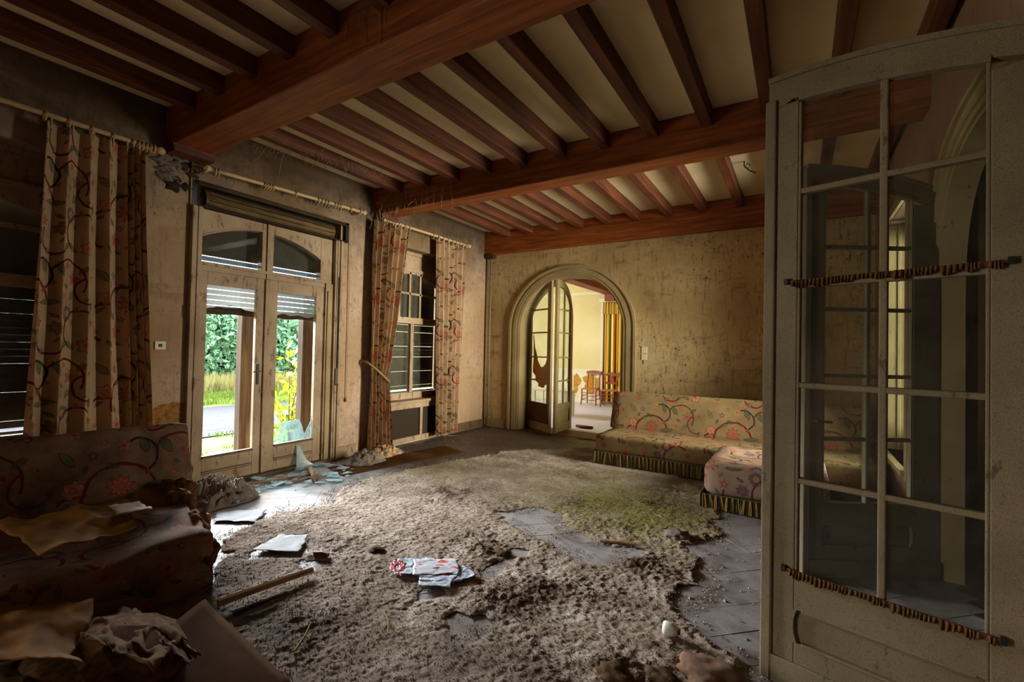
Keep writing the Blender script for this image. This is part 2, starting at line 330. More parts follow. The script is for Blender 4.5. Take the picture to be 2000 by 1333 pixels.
# striped curtain of the far room
t = NT('striped_cloth'); uv = t.coord('UV'); sp = t.new('ShaderNodeSeparateXYZ'); t.link(uv, sp.inputs[0])
fr = t.math('FRACT', t.math('MULTIPLY', sp.outputs[0], 2.6))
c = t.ramp(fr, [(0, srgb('7a4a20')), (0.1, srgb('d8912a')), (0.2, srgb('3f6a46')), (0.32, srgb('e8b838')), (0.5, srgb('5a4028')), (0.58, srgb('3f6a46')),
                (0.68, srgb('e8d068')), (0.84, srgb('d87a20'))], 'CONSTANT').outputs[0]
M['stripe'] = t.done(c, 0.85, None, 0.15)

# floor: grimy boards with pale dust blown in at the garden door
def m_floor(name, a, b, dust, amt):
    t = NT(name); g = t.geo()
    grain = t.noise(t.mapping(g, (14, 1.5, 6), rot=(0, 0, -PI / 4)), 2.5, 5, 0.6)
    big = t.noise(g, 0.9, 6, 0.62, 0.4); mid = t.noise(g, 4.5, 6, 0.68, 0.3); fine = t.noise(g, 45, 4, 0.7)
    oi = t.new('ShaderNodeObjectInfo')
    c = t.ramp(grain, [(0.3, srgb(a)), (0.7, srgb(b))]).outputs[0]
    c = t.mix(t.math('MULTIPLY', oi.outputs['Random'], 0.4), c, srgb(a))
    sx = t.new('ShaderNodeSeparateXYZ'); t.link(g, sx.inputs[0])
    right = t.rampf(sx.outputs[0], -3.2, -2.4, 0.0, 1.0); near_door = t.math('MULTIPLY', t.rampf(sx.outputs[1], 4.6, 3.6, 0.0, 1.0), 1.0)
    zone = t.math('MAXIMUM', right, near_door)
    k = t.math('MULTIPLY', t.math('MULTIPLY', t.rampf(t.math('ADD', big, t.math('MULTIPLY', mid, 0.55)), 0.55, 0.85), amt), t.math('MULTIPLY_ADD', zone, 0.85, 0.15))
    c = t.mix(k, c, t.ramp(fine, [(0.3, srgb(dust)), (0.75, tuple(min(1, v * 1.35) for v in srgb(dust)[:3]) + (1,))]).outputs[0])
    c = t.mix(t.rampf(mid, 0.62, 0.78, 0, 0.6), c, srgb('2a1f18'))
    return t.done(c, t.rampf(mid, 0.35, 0.7, 0.42, 0.8), t.bump(t.math('ADD', t.math('MULTIPLY', fine, 0.6), mid), 0.25, 0.004), 0.28)
M['floor'] = m_floor('parquet', '38281a', '54402c', '8e8886', 0.9)
M['floor_far'] = m_plain('far_room_boards', 'c9c4d0', 0.5, 0.12, 6, 0.4, 0, 0.1, (0.4, 4, 1))

# carpet: matted pile, mossy where the colour attribute says so
t = NT('rotten_carpet'); g = t.geo()
at = t.new('ShaderNodeAttribute', attribute_name='moss'); at2 = t.new('ShaderNodeAttribute', attribute_name='clump')
n1 = t.noise(g, 3.0, 7, 0.68); n2 = t.noise(g, 60, 5, 0.72); n3 = t.noise(g, 11, 5, 0.65)
c = t.ramp(n1, [(0.3, srgb('76685c')), (0.48, srgb('9e8e7e')), (0.66, srgb('beb0a4'))]).outputs[0]
c = t.mix(t.rampf(n3, 0.52, 0.74, 0, 0.45), c, srgb('7a5c44'))
c = t.mix(t.math('MULTIPLY', at.outputs['Fac'], t.rampf(n3, 0.25, 0.6, 0.3, 1.0)), c, t.ramp(n2, [(0.35, srgb('5c5a20')), (0.65, srgb('a29c44'))]).outputs[0])
c = t.mix(t.math('MULTIPLY', at2.outputs['Fac'], 0.85), c, srgb('4e3622'))
c = t.mix(t.rampf(n2, 0.40, 0.55, 0.4, 0), c, srgb('3c3024'))
at3 = t.new('ShaderNodeAttribute', attribute_name='damp_vignette'); c = t.mix(t.math('MULTIPLY', at3.outputs['Fac'], 0.75), c, srgb('3a3028'))
M['carpet'] = t.done(c, 0.95, t.bump(n2, 0.8, 0.006), 0.08)

# newsprint
t = NT('newsprint'); uv = t.coord('UV'); g = t.geo()
sp = t.new('ShaderNodeSeparateXYZ'); t.link(uv, sp.inputs[0])
ln = t.math('FRACT', t.math('MULTIPLY', sp.outputs[1], 9)); wd = t.noise(t.mapping(uv, (60, 9, 1)), 1.0, 2)
txt = t.math('MULTIPLY', t.math('GREATER_THAN', ln, 0.5), t.math('GREATER_THAN', wd, 0.48))
c = t.mix(t.math('MULTIPLY', txt, 0.6), srgb('b8c0c8'), srgb('3c4450'))
pn = t.noise(t.mapping(uv, (3, 3, 1)), 1.0, 1); c = t.mix(t.math('GREATER_THAN', pn, 0.56), c, srgb('6a88b0'))
M['news'] = t.done(c, 0.6, None, 0.3)
t = NT('magazine_print'); uv = t.coord('UV'); sp = t.new('ShaderNodeSeparateXYZ'); t.link(uv, sp.inputs[0])
pn = t.noise(t.mapping(uv, (2.2, 4, 1)), 1.0, 2)
c = t.ramp(pn, [(0, srgb('303840')), (0.36, srgb('b8bcc4')), (0.52, srgb('c8ccd4')), (0.58, srgb('c03038')), (0.66, srgb('d8a040')), (0.69, srgb('c04048'))], 'CONSTANT').outputs[0]
M['mag'] = t.done(c, 0.45, None, 0.4)

# ---------------------------------------------------------------- mesh helpers
class MB:
    def __init__(s, frame=None): s.v = []; s.f = []; s.uv = None; s.fr = frame
    def P(s, p):
        if s.fr is None: return tuple(p)
        o, u, v, n = s.fr
        return tuple(o[i] + u[i] * p[0] + v[i] * p[1] + n[i] * p[2] for i in range(3))
    def add(s, pts, faces):
        k = len(s.v); s.v += [s.P(p) for p in pts]; s.f += [tuple(i + k for i in f) for f in faces]
    def box(s, a, b):
        (x0, y0, z0), (x1, y1, z1) = a, b
        s.add([(x0, y0, z0), (x1, y0, z0), (x1, y1, z0), (x0, y1, z0), (x0, y0, z1), (x1, y0, z1), (x1, y1, z1), (x0, y1, z1)],
              [(0, 3, 2, 1), (4, 5, 6, 7), (0, 1, 5, 4), (1, 2, 6, 5), (2, 3, 7, 6), (3, 0, 4, 7)])
    def cbox(s, c, d): s.box([c[i] - d[i] / 2 for i in range(3)], [c[i] + d[i] / 2 for i in range(3)])
    def prism(s, poly, n0, n1):          # polygon in (u, v) between two depths
        k = len(poly); pts = [(p[0], p[1], n0) for p in poly] + [(p[0], p[1], n1) for p in poly]
        s.add(pts, [tuple(range(k - 1, -1, -1)), tuple(range(k, 2 * k))] + [(i, (i + 1) % k, k + (i + 1) % k, k + i) for i in range(k)])
    def band(s, A, B, n0, n1):           # solid strip between two polylines
        k = len(A); pts = [(p[0], p[1], n0) for p in A] + [(p[0], p[1], n0) for p in B] + [(p[0], p[1], n1) for p in A] + [(p[0], p[1], n1) for p in B]
        fs = []
        for i in range(k - 1):
            fs += [(i, i + 1, k + i + 1, k + i), (2 * k + i, 3 * k + i, 3 * k + i + 1, 2 * k + i + 1),
                   (i, 2 * k + i, 2 * k + i + 1, i + 1), (k + i, k + i + 1, 3 * k + i + 1, 3 * k + i)]
        fs += [(0, k, 3 * k, 2 * k), (k - 1, 3 * k - 1, 4 * k - 1, 2 * k - 1)]
        s.add(pts, fs)
    def tube(s, pts, r, seg=8, caps=True):
        pts = [np.array(p, float) for p in pts]; n = len(pts); rr = r if hasattr(r, '__len__') else [r] * n
        base = len(s.v); up = np.array([0.13, 0.2, 0.97]); V = []
        for i, p in enumerate(pts):
            d = pts[min(i + 1, n - 1)] - pts[max(i - 1, 0)]; d /= (np.linalg.norm(d) + 1e-12)
            a = np.cross(d, up); 
            if np.linalg.norm(a) < 1e-3: a = np.cross(d, np.array([1.0, 0, 0]))
            a /= np.linalg.norm(a); b = np.cross(d, a)
            for j in range(seg):
                th = 2 * PI * j / seg; V.append(p + rr[i] * (math.cos(th) * a + math.sin(th) * b))
        fs = [(i * seg + j, i * seg + (j + 1) % seg, (i + 1) * seg + (j + 1) % seg, (i + 1) * seg + j) for i in range(n - 1) for j in range(seg)]
        if caps: fs += [tuple(range(seg - 1, -1, -1)), tuple(range((n - 1) * seg, n * seg))]
        s.add([tuple(p) for p in V], fs)
    def ring(s, c, R, r, axis=1, seg=14):
        pts = []
        for i in range(seg + 1):
            th = 2 * PI * i / seg; q = [0, 0, 0]; q[(axis + 1) % 3] = R * math.cos(th); q[(axis + 2) % 3] = R * math.sin(th)
            pts.append([c[k] + q[k] for k in range(3)])
        s.tube(pts, r, 6, False)
    def lathe(s, c, prof, seg=16):
        pts = [(c[0] + r * math.cos(2 * PI * j / seg), c[1] + r * math.sin(2 * PI * j / seg), c[2] + z) for r, z in prof for j in range(seg)]
        n = len(prof)
        fs = [(i * seg + j, i * seg + (j + 1) % seg, (i + 1) * seg + (j + 1) % seg, (i + 1) * seg + j) for i in range(n - 1) for j in range(seg)]
        fs += [tuple(range(seg - 1, -1, -1)), tuple(range((n - 1) * seg, n * seg))]
        s.add(pts, fs)
    def grid(s, X, Y, Z, U=None, V=None):
        r, c = X.shape; k = len(s.v)
        s.v += [s.P(p) for p in zip(X.ravel(), Y.ravel(), Z.ravel())]
        s.f += [(k + i * c + j, k + i * c + j + 1, k + (i + 1) * c + j + 1, k + (i + 1) * c + j) for i in range(r - 1) for j in range(c - 1)]
        if U is not None:
            s.uv = (s.uv or []) + list(zip(U.ravel(), V.ravel()))
    def build(s, name, mat, parent=None, smooth=False, bevel=0, solid=0, boxuv=False, recalc=False):
        off = np.array(parent_loc(parent)) if parent is not None else np.zeros(3)
        me = bpy.data.meshes.new(name); vv = np.array(s.v, float) - off
        me.from_pydata([tuple(p) for p in vv], [], s.f); me.materials.append(M[mat] if isinstance(mat, str) else mat)
        if s.uv is not None:
            ul = me.uv_layers.new(name='UVMap'); li = np.empty(len(me.loops), int); me.loops.foreach_get('vertex_index', li)
            ul.data.foreach_set('uv', np.array(s.uv, float)[li].ravel())
        elif boxuv:
            ul = me.uv_layers.new(name='UVMap'); W = np.array(s.v)
            for p in me.polygons:
                n = np.abs(np.array(p.normal)); a = int(n.argmax())
                for l in p.loop_indices:
                    q = W[me.loops[l].vertex_index]
                    ul.data[l].uv = ((q[1], q[2]) if a == 0 else (q[0], q[2]) if a == 1 else (q[0], q[1] + 0.31))
        if smooth: me.polygons.foreach_set('use_smooth', [True] * len(me.polygons))
        if recalc:
            b_ = bmesh.new(); b_.from_mesh(me); bmesh.ops.recalc_face_normals(b_, faces=b_.faces); b_.to_mesh(me); b_.free()
        me.update(); o = bpy.data.objects.new(name, me); COL.objects.link(o)
        if parent is not None: o.parent = parent
        if bevel:
            m = o.modifiers.new('bevel', 'BEVEL'); m.width = bevel; m.segments = 2; m.limit_method = 'ANGLE'
        if solid:
            m = o.modifiers.new('solidify', 'SOLIDIFY'); m.thickness = solid; m.offset = 0
        return o
WLOC = {}
def parent_loc(p):
    return WLOC.get(p.name, (0, 0, 0))
def tag(o, label, cat, group=None):
    o['label'] = label; o['category'] = cat
    if group: o['group'] = group
    return o
def thing(name, loc, label, cat, group=None):
    o = bpy.data.objects.new(name, None); COL.objects.link(o); o.location = loc; WLOC[o.name] = tuple(loc)
    o.empty_display_size = 0.1
    return tag(o, label, cat, group)
def struct(name, loc=(0, 0, 0)):
    o = bpy.data.objects.new(name, None); COL.objects.link(o); o.location = loc; WLOC[o.name] = tuple(loc); o['kind'] = 'structure'
    return o
def smesh(mb, name, mat, **k):
    o = mb.build(name, mat, **k); o['kind'] = 'structure'; return o
def clone(o, name, parent=None, loc=None, mat=None):
    c = o.copy(); c.name = name; COL.objects.link(c)
    if parent is not None: c.parent = parent
    if loc is not None: c.location = loc
    return c

def hash2(ix, iy, s):
    h = (ix * 374761393 + iy * 668265263 + s * 974634777) & 0xffffffff
    h = ((h ^ (h >> 13)) * 1274126177) & 0xffffffff
    return ((h ^ (h >> 16)) & 0xffff) / 65535.0
def vnoise(x, y, s=0):
    x = np.asarray(x, float); y = np.asarray(y, float); ix = np.floor(x).astype(np.int64); iy = np.floor(y).astype(np.int64)
    fx = x - ix; fy = y - iy; fx = fx * fx * (3 - 2 * fx); fy = fy * fy * (3 - 2 * fy)
    a = hash2(ix, iy, s); b = hash2(ix + 1, iy, s); c = hash2(ix, iy + 1, s); d = hash2(ix + 1, iy + 1, s)
    return (a * (1 - fx) + b * fx) * (1 - fy) + (c * (1 - fx) + d * fx) * fy
def fbm(x, y, o=4, s=0, g=0.5):
    t_ = 0; a = 1; n = 0
    for i in range(o):
        t_ = t_ + a * vnoise(x * 2 ** i + 17.3 * i, y * 2 ** i - 9.1 * i, s + i); n += a; a *= g
    return t_ / n
def sdpoly(px, py, poly):
    """signed distance to a polygon, negative inside"""
    d = np.full(px.shape, 1e9); ins = np.zeros(px.shape, bool); k = len(poly)
    for i in range(k):
        ax, ay = poly[i]; bx, by = poly[(i + 1) % k]
        ex, ey = bx - ax, by - ay; wx, wy = px - ax, py - ay
        tt = np.clip((wx * ex + wy * ey) / (ex * ex + ey * ey + 1e-12), 0, 1)
        d = np.minimum(d, np.hypot(wx - ex * tt, wy - ey * tt))
        c = (ay > py) != (by > py)
        ins ^= c & (px < (bx - ax) * (py - ay) / (by - ay + 1e-12) + ax)
    return np.where(ins, -d, d)

XL, YF, XR, ZC, YB = -5.2, 7.4, 0.82, 3.75, -2.6
LW = ((XL, 0, 0), (0, 1, 0), (0, 0, 1), (1, 0, 0))      # left wall frame: u = y, v = z, n into the room
FW = ((0, YF, 0), (1, 0, 0), (0, 0, 1), (0, -1, 0))     # far wall frame: u = x, v = z, n into the room
RW = ((XR, 0, 0), (0, 1, 0), (0, 0, 1), (-1, 0, 0))     # right wall frame
# ---------------------------------------------------------------- room shell
# floor slab with parquet blocks laid on the diagonal (the ones that show), boards in the far room
floor = struct('floor')
b = MB(); b.box((XL - 0.3, YB - 0.2, -0.2), (XR + 0.13, 7.8, -0.012)); b.build('subfloor', 'floor', floor)
BL, BW = 0.60, 0.12
bm_ = MB(); bm_.box((0.0012, 0.0012, -0.012), (BL - 0.0012, BW - 0.0012, 0.0))
proto = None; rest = MB(); cnt = 0; cand = []
q = math.sqrt(0.5)
for i in range(-60, 61):
    for j in range(-25, 26):
        # herringbone lattice
        for kind in (0, 1):
            ax = i * BW + j * BL; ay = i * BW - j * BL
            if kind == 0: lx, ly, rot = ax, ay, 0.0
            else: lx, ly, rot = ax + BL + BW, ay + BW - BL, PI / 2
            cx = lx + (BL / 2 if kind == 0 else -BW / 2); cy = ly + (BW / 2 if kind == 0 else BL / 2)
            wx, wy = q * (cx - cy) - 2.0, q * (cx + cy) + 3.6
            if not (XL + 0.1 < wx < XR - 0.1 and 0.9 < wy < YF - 0.1): continue
            ox, oy = q * (lx - ly) - 2.0, q * (lx + ly) + 3.6
            vis = (-0.95 < wx < 0.5 and 1.7 < wy < 5.0) or (wx < -4.0 and 2.0 < wy < 6.6) or (-2.5 < wx < -1.0 and 3.0 < wy < 4.0) or (-2.1 < wx < -1.2 and 1.7 < wy < 2.4)
            cand.append((0 if vis else 1, math.hypot(wx, wy), ox, oy, rot + PI / 4))
cand.sort()
for n_, (_, _, ox, oy, rz) in enumerate(cand):
    if n_ < 290:
        if proto is None:
            proto = bm_.build('parquet_block', 'floor', floor); o = proto
        else: o = clone(proto, 'parquet_block')
        o.location = (ox, oy, random.uniform(-0.0012, 0.0012)); o.rotation_euler = (random.uniform(-.002, .002), random.uniform(-.002, .002), rz)
    else:
        c_, s_ = math.cos(rz), math.sin(rz)
        rest.add([(ox + c_ * p[0] - s_ * p[1], oy + s_ * p[0] + c_ * p[1], p[2]) for p in bm_.v], bm_.f)
o = rest.build('parquet_blocks_under_carpet', 'floor', floor); o['kind'] = 'stuff'
ff = struct('floor')
b = MB(); b.box((-8.0, 7.4, -0.2), (-0.5, 13.0, -0.012)); b.build('subfloor', 'floor_far', ff)
y = 7.82
while y < 12.6:
    b = MB(); b.box((-7.6, y + 0.003, -0.012), (-1.5, y + 0.177, random.uniform(-0.001, 0.001))); b.build('floor_board', 'floor_far', ff); y += 0.18
b = MB(); b.box((-4.5, 7.38, -0.01), (-2.35, 7.97, 0.006)); b.build('threshold_board', 'joist_y', ff)

# ceiling: plaster panels between joists, joists on main beams
ceil = struct('ceiling')
b = MB(); b.box((XL - 0.3, YB - 0.2, ZC + 0.02), (XR + 0.3, YF + 0.1, ZC + 0.15)); b.build('ceiling_slab', 'ceil', ceil)
BEAMS = [(1.97, 2.30, 3.38), (4.52, 4.79, 3.38), (7.28, 7.42, 3.315), (-1.0, -0.68, 3.38)]
for (y0, y1, z0) in BEAMS:
    b = MB(); b.box((XL - 0.02, y0, z0), (XR + 0.02, y1, ZC + 0.01)); o = b.build('main_beam', 'beam_x', ceil, bevel=0.012)
bays = [(-0.68, 1.97), (2.30, 4.52), (4.79, 7.28), (YB, -1.0)]
for (y0, y1) in bays:
    jp = pp = None
    for k in range(-3, 11):
        x = -0.30 - 0.49 * k
        if x < XL - 0.05: continue
        w = 0.1
        if x + 0.1 < XR and x > XL:
            if jp is None:
                b = MB(); b.box((0, y0 - 0.01, 3.6), (w, y1 + 0.01, ZC + 0.01)); jp = b.build('joist', 'joist_y', ceil, bevel=0.006); o = jp
            else: o = clone(jp, 'joist')
            o.location = (x, 0, random.uniform(-0.006, 0.006))
        x0, x1 = max(x + w, XL), min(x + 0.49, XR)
        if x1 - x0 > 0.3:
            if pp is None:
                b = MB(); b.box((0, y0, ZC), (0.39, y1, ZC + 0.03)); pp = b.build('plaster_panel', 'ceil', ceil); o = pp
            else: o = clone(pp, 'plaster_panel')
            o.location = (x + w, 0, random.uniform(-0.003, 0.003))
# wall pads under the beam ends
for (y0, y1, z0) in BEAMS[:3]:
    b = MB(); b.prism([(y0 - 0.02, z0), (y1 + 0.04, z0), (y1 + 0.02, z0 - 0.07), (y0, z0 - 0.07)], XL - 0.02, XL + 0.2)
    b.v = [(p[2], p[0], p[1]) for p in b.v]; b.build('beam_pad', 'rot' if z0 < 3.35 else 'joist_y', ceil)

# left wall: masonry round two windows and the French door
b = MB(LW); T = -0.38
def seg(bm, u0, u1, v0, v1, t0=T, t1=0.0): bm.box((u0, v0, t0), (u1, v1, t1))
W1 = (-0.35, 1.30, 0.45, 3.05); DR = (2.21, 3.99, 0.0, 3.13); W2 = (4.85, 6.25, 0.0, 3.05)
W0 = (-2.35, -1.1, 0.3, 2.1)  # unseen opening added to let the rear fill lamp in
ys = [YB - 0.2, W0[0], W0[1], W1[0], W1[1], DR[0], DR[1], W2[0], W2[1], YF + 0.4]
for i in (0, 2, 4, 6, 8): seg(b, ys[i], ys[i + 1], -0.1, ZC + 0.1)
for (u0, u1, v0, v1) in (W0, W1, DR, W2):
    seg(b, u0, u1, v1, ZC + 0.1)
    if v0 > 0: seg(b, u0, u1, -0.1, v0)
wl = smesh(b, 'wall_left', 'wall_left')
for i in range(16):
    yy = 1.93 + .30 * RNG.random(); zz = 3.02 + .26 * RNG.random()
    bmx = bmesh.new(); bmesh.ops.create_icosphere(bmx, subdivisions=2, radius=1.0); rr = .03 + .05 * RNG.random()
    b = MB(); b.v = [(XL + v.co.x * rr * .5, yy + v.co.y * rr * (1 + .5 * math.sin(v.co.z * 5 + i)), zz + v.co.z * rr * (.7 + .3 * math.sin(v.co.y * 6 + i))) for v in bmx.verts]; b.f = [tuple(v.index for v in f.verts) for f in bmx.faces]; bmx.free()
    b.build('broken_plaster', 'clod_grey' if i % 3 else 'rot', wl)

# far wall with arched opening
def arch_pts(c, a, bb, vs, n=28, v0=0.0, e=2.0):
    pts = [(c - a, v0)]
    for i in range(n + 1):
        th = PI - PI * i / n; cx, sx = math.cos(th), math.sin(th)
        pts.append((c + a * math.copysign(abs(cx) ** (2 / e), cx), vs + bb * sx ** (2 / e)))
    pts.append((c + a, v0)); return pts
def arch_wall(bm, c, a, bb, vs, u0, u1, top, n0, n1, e=2.0):
    A = arch_pts(c, a, bb, vs, 28, -0.1, e)
    bm.box((u0, -0.1, n0), (c - a, vs, n1)); bm.box((c + a, -0.1, n0), (u1, vs, n1))
    in_ = A[1:-1]; out = []
    bm.band([(p[0], top) for p in in_], in_, n0, n1)
    bm.prism([(u0, vs), (c - a, vs), (c - a, top), (u0, top)], n0, n1); bm.prism([(c + a, vs), (u1, vs), (u1, top), (c + a, top)], n0, n1)
b = MB(FW); arch_wall(b, -3.44, 1.03, 0.97, 1.88, XL - 0.05, XR + 0.4, ZC + 0.1, -0.4, 0.0); smesh(b, 'wall_far', 'wall_far')
def architrave(c, a, bb, vs, frame, mat, name, depth=0.40, e=2.0):
    tr = struct(name)
    steps = [(0.0, 0.05, 0.030), (0.05, 0.115, 0.042), (0.115, 0.165, 0.030), (0.165, 0.205, 0.052)]
    for i, (d0, d1, h) in enumerate(steps):
        b = MB(frame); b.band(arch_pts(c, a + d0, bb + d0 * 0.8, vs, 36, 0.0, e), arch_pts(c, a + d1, bb + d1 * 0.8, vs, 36, 0.0, e), -0.02, h)
        b.build('architrave_moulding', mat, tr, recalc=True)
    b = MB(frame); b.band(arch_pts(c, a - 0.02, bb - 0.02, vs, 36, 0.0, e), arch_pts(c, a + 0.02, bb + 0.02, vs, 36, 0.0, e), -depth, 0.012); b.build('reveal_lining', mat, tr, recalc=True)
    return tr
architrave(-3.44, 1.0, 0.95, 1.88, FW, 'casing', 'trim_1')
# right wall with the near arch
RA = (3.245, 0.99, 0.93, 1.88)
b = MB(RW); arch_wall(b, RA[0], RA[1] + 0.03, RA[2] + 0.02, RA[3], YB - 0.1, 5.3, ZC + 0.1, -0.12, 0.0, 2.6)
b.box((5.2, -0.1, -0.42), (5.3, ZC + 0.1, -0.12)); b.box((5.3, -0.1, -0.42), (6.5, 0.5, 0)); b.box((5.3, 2.95, -0.42), (6.5, ZC + 0.1, 0)); b.box((6.5, -0.1, -0.42), (YF + 0.1, ZC + 0.1, 0))
smesh(b, 'wall_right', 'wall_right')
w4 = struct('window_4', (XR, 5.9, 0))
for (nm_, bx) in (('reveal_panel', (6.485, 6.5, .5, 2.95, -.42, .0)), ('reveal_panel', (5.3, 5.315, .5, 2.95, -.42, .0)), ('casing', (6.5, 6.60, .42, 3.03, -.01, .03)), ('casing', (5.2, 5.3, .42, 3.03, -.01, .03)), ('casing', (5.3, 6.5, 2.95, 3.03, -.01, .03)), ('window_sill', (5.25, 6.55, .46, .5, -.42, .06)),
                  ('reveal_fillet', (6.478, 6.485, .5, 2.95, -.12, -.09)), ('reveal_fillet', (6.478, 6.485, .5, 2.95, -.30, -.27)),
                  ('window_frame', (5.3, 5.37, .5, 2.95, -.36, -.30)), ('window_frame', (6.43, 6.5, .5, 2.95, -.36, -.30)), ('window_frame', (5.37, 6.43, .5, .6, -.36, -.30)), ('window_frame', (5.37, 6.43, 2.88, 2.95, -.36, -.30)), ('sash_stile', (5.87, 5.93, .6, 2.88, -.36, -.30))):
    b = MB(RW); b.box((bx[0], bx[2], bx[4]), (bx[1], bx[3], bx[5])); b.build(nm_, 'casing', w4, bevel=.003)
b = MB(RW); b.box((5.36, .58, -.335), (6.44, 2.9, -.33)); b.build('pane', 'glass', w4)
architrave(RA[0], RA[1], RA[2], RA[3], RW, 'casing', 'trim_2', 0.125, 2.6)
b = MB(); b.box((XL - 0.3, YB - 0.3, -0.1), (XR + 0.3, YB, ZC + 0.1)); smesh(b, 'wall_near', 'wall_right')
# dark hall beyond the near arch
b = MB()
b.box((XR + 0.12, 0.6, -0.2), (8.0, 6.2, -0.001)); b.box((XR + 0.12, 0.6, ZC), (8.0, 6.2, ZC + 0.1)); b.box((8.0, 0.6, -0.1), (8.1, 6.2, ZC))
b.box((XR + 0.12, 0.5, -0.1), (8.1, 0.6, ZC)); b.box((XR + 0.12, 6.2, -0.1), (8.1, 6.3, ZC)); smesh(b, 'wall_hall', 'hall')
# far room shell
b = MB(); Y2 = 12.55
b.box((-8.0, Y2, -0.1), (-1.4, Y2 + 0.2, 3.6)); b.box((-1.5, 7.8, -0.1), (-1.4, Y2, 3.6)); b.box((-8.1, 7.8, -0.1), (-8.0, 8.0, 3.6)); b.box((-8.1, 10.0, -0.1), (-8.0, Y2, 3.6)); b.box((-8.1, 8.0, -0.1), (-8.0, 10.0, 0.6)); b.box((-8.1, 8.0, 3.1), (-8.0, 10.0, 3.6)); b.box((-8.1, 7.7, -0.1), (XL - 0.0, 7.8, 3.6))
smesh(b, 'wall_beyond', 'wall_far_room')
b = MB(); b.box((-8.1, 7.79, 3.5), (-1.4, Y2 + 0.2, 3.6)); smesh(b, 'ceiling', 'wall_far_room')
fb = struct('trim_3')
b = MB(); b.box((-4.62, 7.8, 3.08), (-4.30, Y2, 3.5)); b.build('main_beam', 'beam_far', fb)
b = MB(); b.box((-4.60, Y2 - 0.32, 2.90), (-4.32, Y2, 3.08)); b.build('beam_bracket', 'beam_far', fb)
b = MB(); b.box((-8, Y2 - 0.05, 3.12), (-1.5, Y2, 3.2)); b.build('cornice', 'white_far', fb)
dado = struct('trim_4')
b = MB(); b.box((-8, Y2 - 0.02, 0), (-4.80, Y2, 0.93)); b.build('dado_panel', 'white_far', dado)
b = MB(); b.box((-8, Y2 - 0.04, 0.93), (-4.80, Y2, 0.97)); b.build('dado_rail', 'white_far', dado)
b = MB(); b.box((-8, Y2 - 0.045, 0), (-4.80, Y2, 0.14)); b.build('skirting', 'white_far', dado)
for (x0, x1) in ((-6.5, -5.75), (-5.65, -4.95)):
    b = MB(); b.band([(x0, .22), (x1, .22), (x1, .86), (x0, .86), (x0, .22)], [(x0 + .03, .25), (x1 - .03, .25), (x1 - .03, .83), (x0 + .03, .83), (x0 + .03, .25)], -0.035, -0.015)
    b.v = [(p[0], Y2 + p[2], p[1]) for p in b.v]; b.build('dado_moulding', 'white_far', dado)
for k, (cx, cz, rx, rz) in enumerate(((-5.62, 0.52, 0.2, 0.33), (-5.0, 0.55, 0.33, 0.26))):   # rust-coloured bare patches where the panel has rotted
    pts = []
    for i in range(22):
        th = 2 * PI * i / 22; r_ = 1 + 0.22 * math.sin(3 * th + k) + 0.12 * math.sin(7 * th + 2 * k)
        pts.append((cx + rx * r_ * math.cos(th), cz + rz * r_ * math.sin(th)))
    b = MB(); b.prism(pts, -0.026, -0.019); b.v = [(p[0], Y2 + p[2], p[1]) for p in b.v]; b.build('rotten_patch', 'patch', dado)
# baseboards
b = MB(FW); b.box((XL, 0, 0), (-4.64, 0.16, 0.025)); smesh(b, 'baseboard_far', 'casing')
b = MB(FW); b.box((-2.22, 0, 0), (XR, 0.16, 0.025)); smesh(b, 'baseboard_far', 'casing')
b = MB(LW); b.box((4.02, 0, 0), (4.32, 0.15, 0.025)); smesh(b, 'baseboard_left', 'paint')
b = MB(LW); b.box((6.3, 0, 0), (7.4, 0.14, 0.025)); smesh(b, 'baseboard_left', 'paint_dark')

# ---------------------------------------------------------------- French door (with its fixed transom)
dr = struct('door_1', (XL, 3.1, 0))
def dpart(name, mat, boxes, bevel=0.004, parent=None, n_off=0):
    b = MB(LW)
    for (u0, u1, v0, v1, n0, n1) in boxes: b.box((u0, v0, n0 + n_off), (u1, v1, n1 + n_off))
    return b.build(name, mat, parent or dr, bevel=bevel)
dpart('casing', 'paint', [(2.20, 2.30, 0, 2.88, -.1, .045), (2.20, 2.235, 0, 2.88, .045, .065), (2.255, 2.27, 0, 2.88, .045, .055)])
dpart('casing', 'paint', [(3.89, 3.99, 0, 2.88, -.1, .045), (3.955, 3.99, 0, 2.88, .045, .065), (3.915, 3.93, 0, 2.88, .045, .055)])
dpart('jamb', 'paint', [(3.78, 3.89, 0, 2.3, -.12, .01)]); 
b = MB(LW); b.prism([(3.80, 0.02), (3.845, 0.02), (3.845, 2.2), (3.80, 2.2)], 0.01, 0.03); b.build('jamb_bead', 'casing', dr, bevel=0.008)
def archv(u): return 2.795 - 0.19 * ((u - 3.015) / 0.695) ** 2
for (u0, u1) in ((2.325, 2.95), (3.085, 3.71)):
    us = [u0 + (u1 - u0) * i / 14 for i in range(15)]
    b = MB(LW); b.band([(u, 2.88) for u in us], [(u, archv(u)) for u in us], -.11, -.02); b.build('transom_spandrel', 'paint', dr, recalc=True)
    b = MB(LW); b.band([(u, archv(u) + .001) for u in us], [(u, archv(u) - .014) for u in us], -.1, -.012); b.build('glazing_bead', 'paint', dr, recalc=True)
    b = MB(LW); b.prism([(u0, 2.34), (u1, 2.34)] + [(u, archv(u)) for u in reversed(us)], -.075, -.071); b.build('pane', 'glass', dr)
dpart('transom_mullion', 'paint', [(2.95, 3.085, 2.25, 2.88, -.11, -.015), (3.0, 3.03, 2.25, 2.88, -.015, .005)])
dpart('transom_post', 'paint', [(2.29, 2.325, 2.25, 2.88, -.11, -.015)]); dpart('transom_post', 'paint', [(3.71, 3.89, 2.25, 2.88, -.11, -.015)])
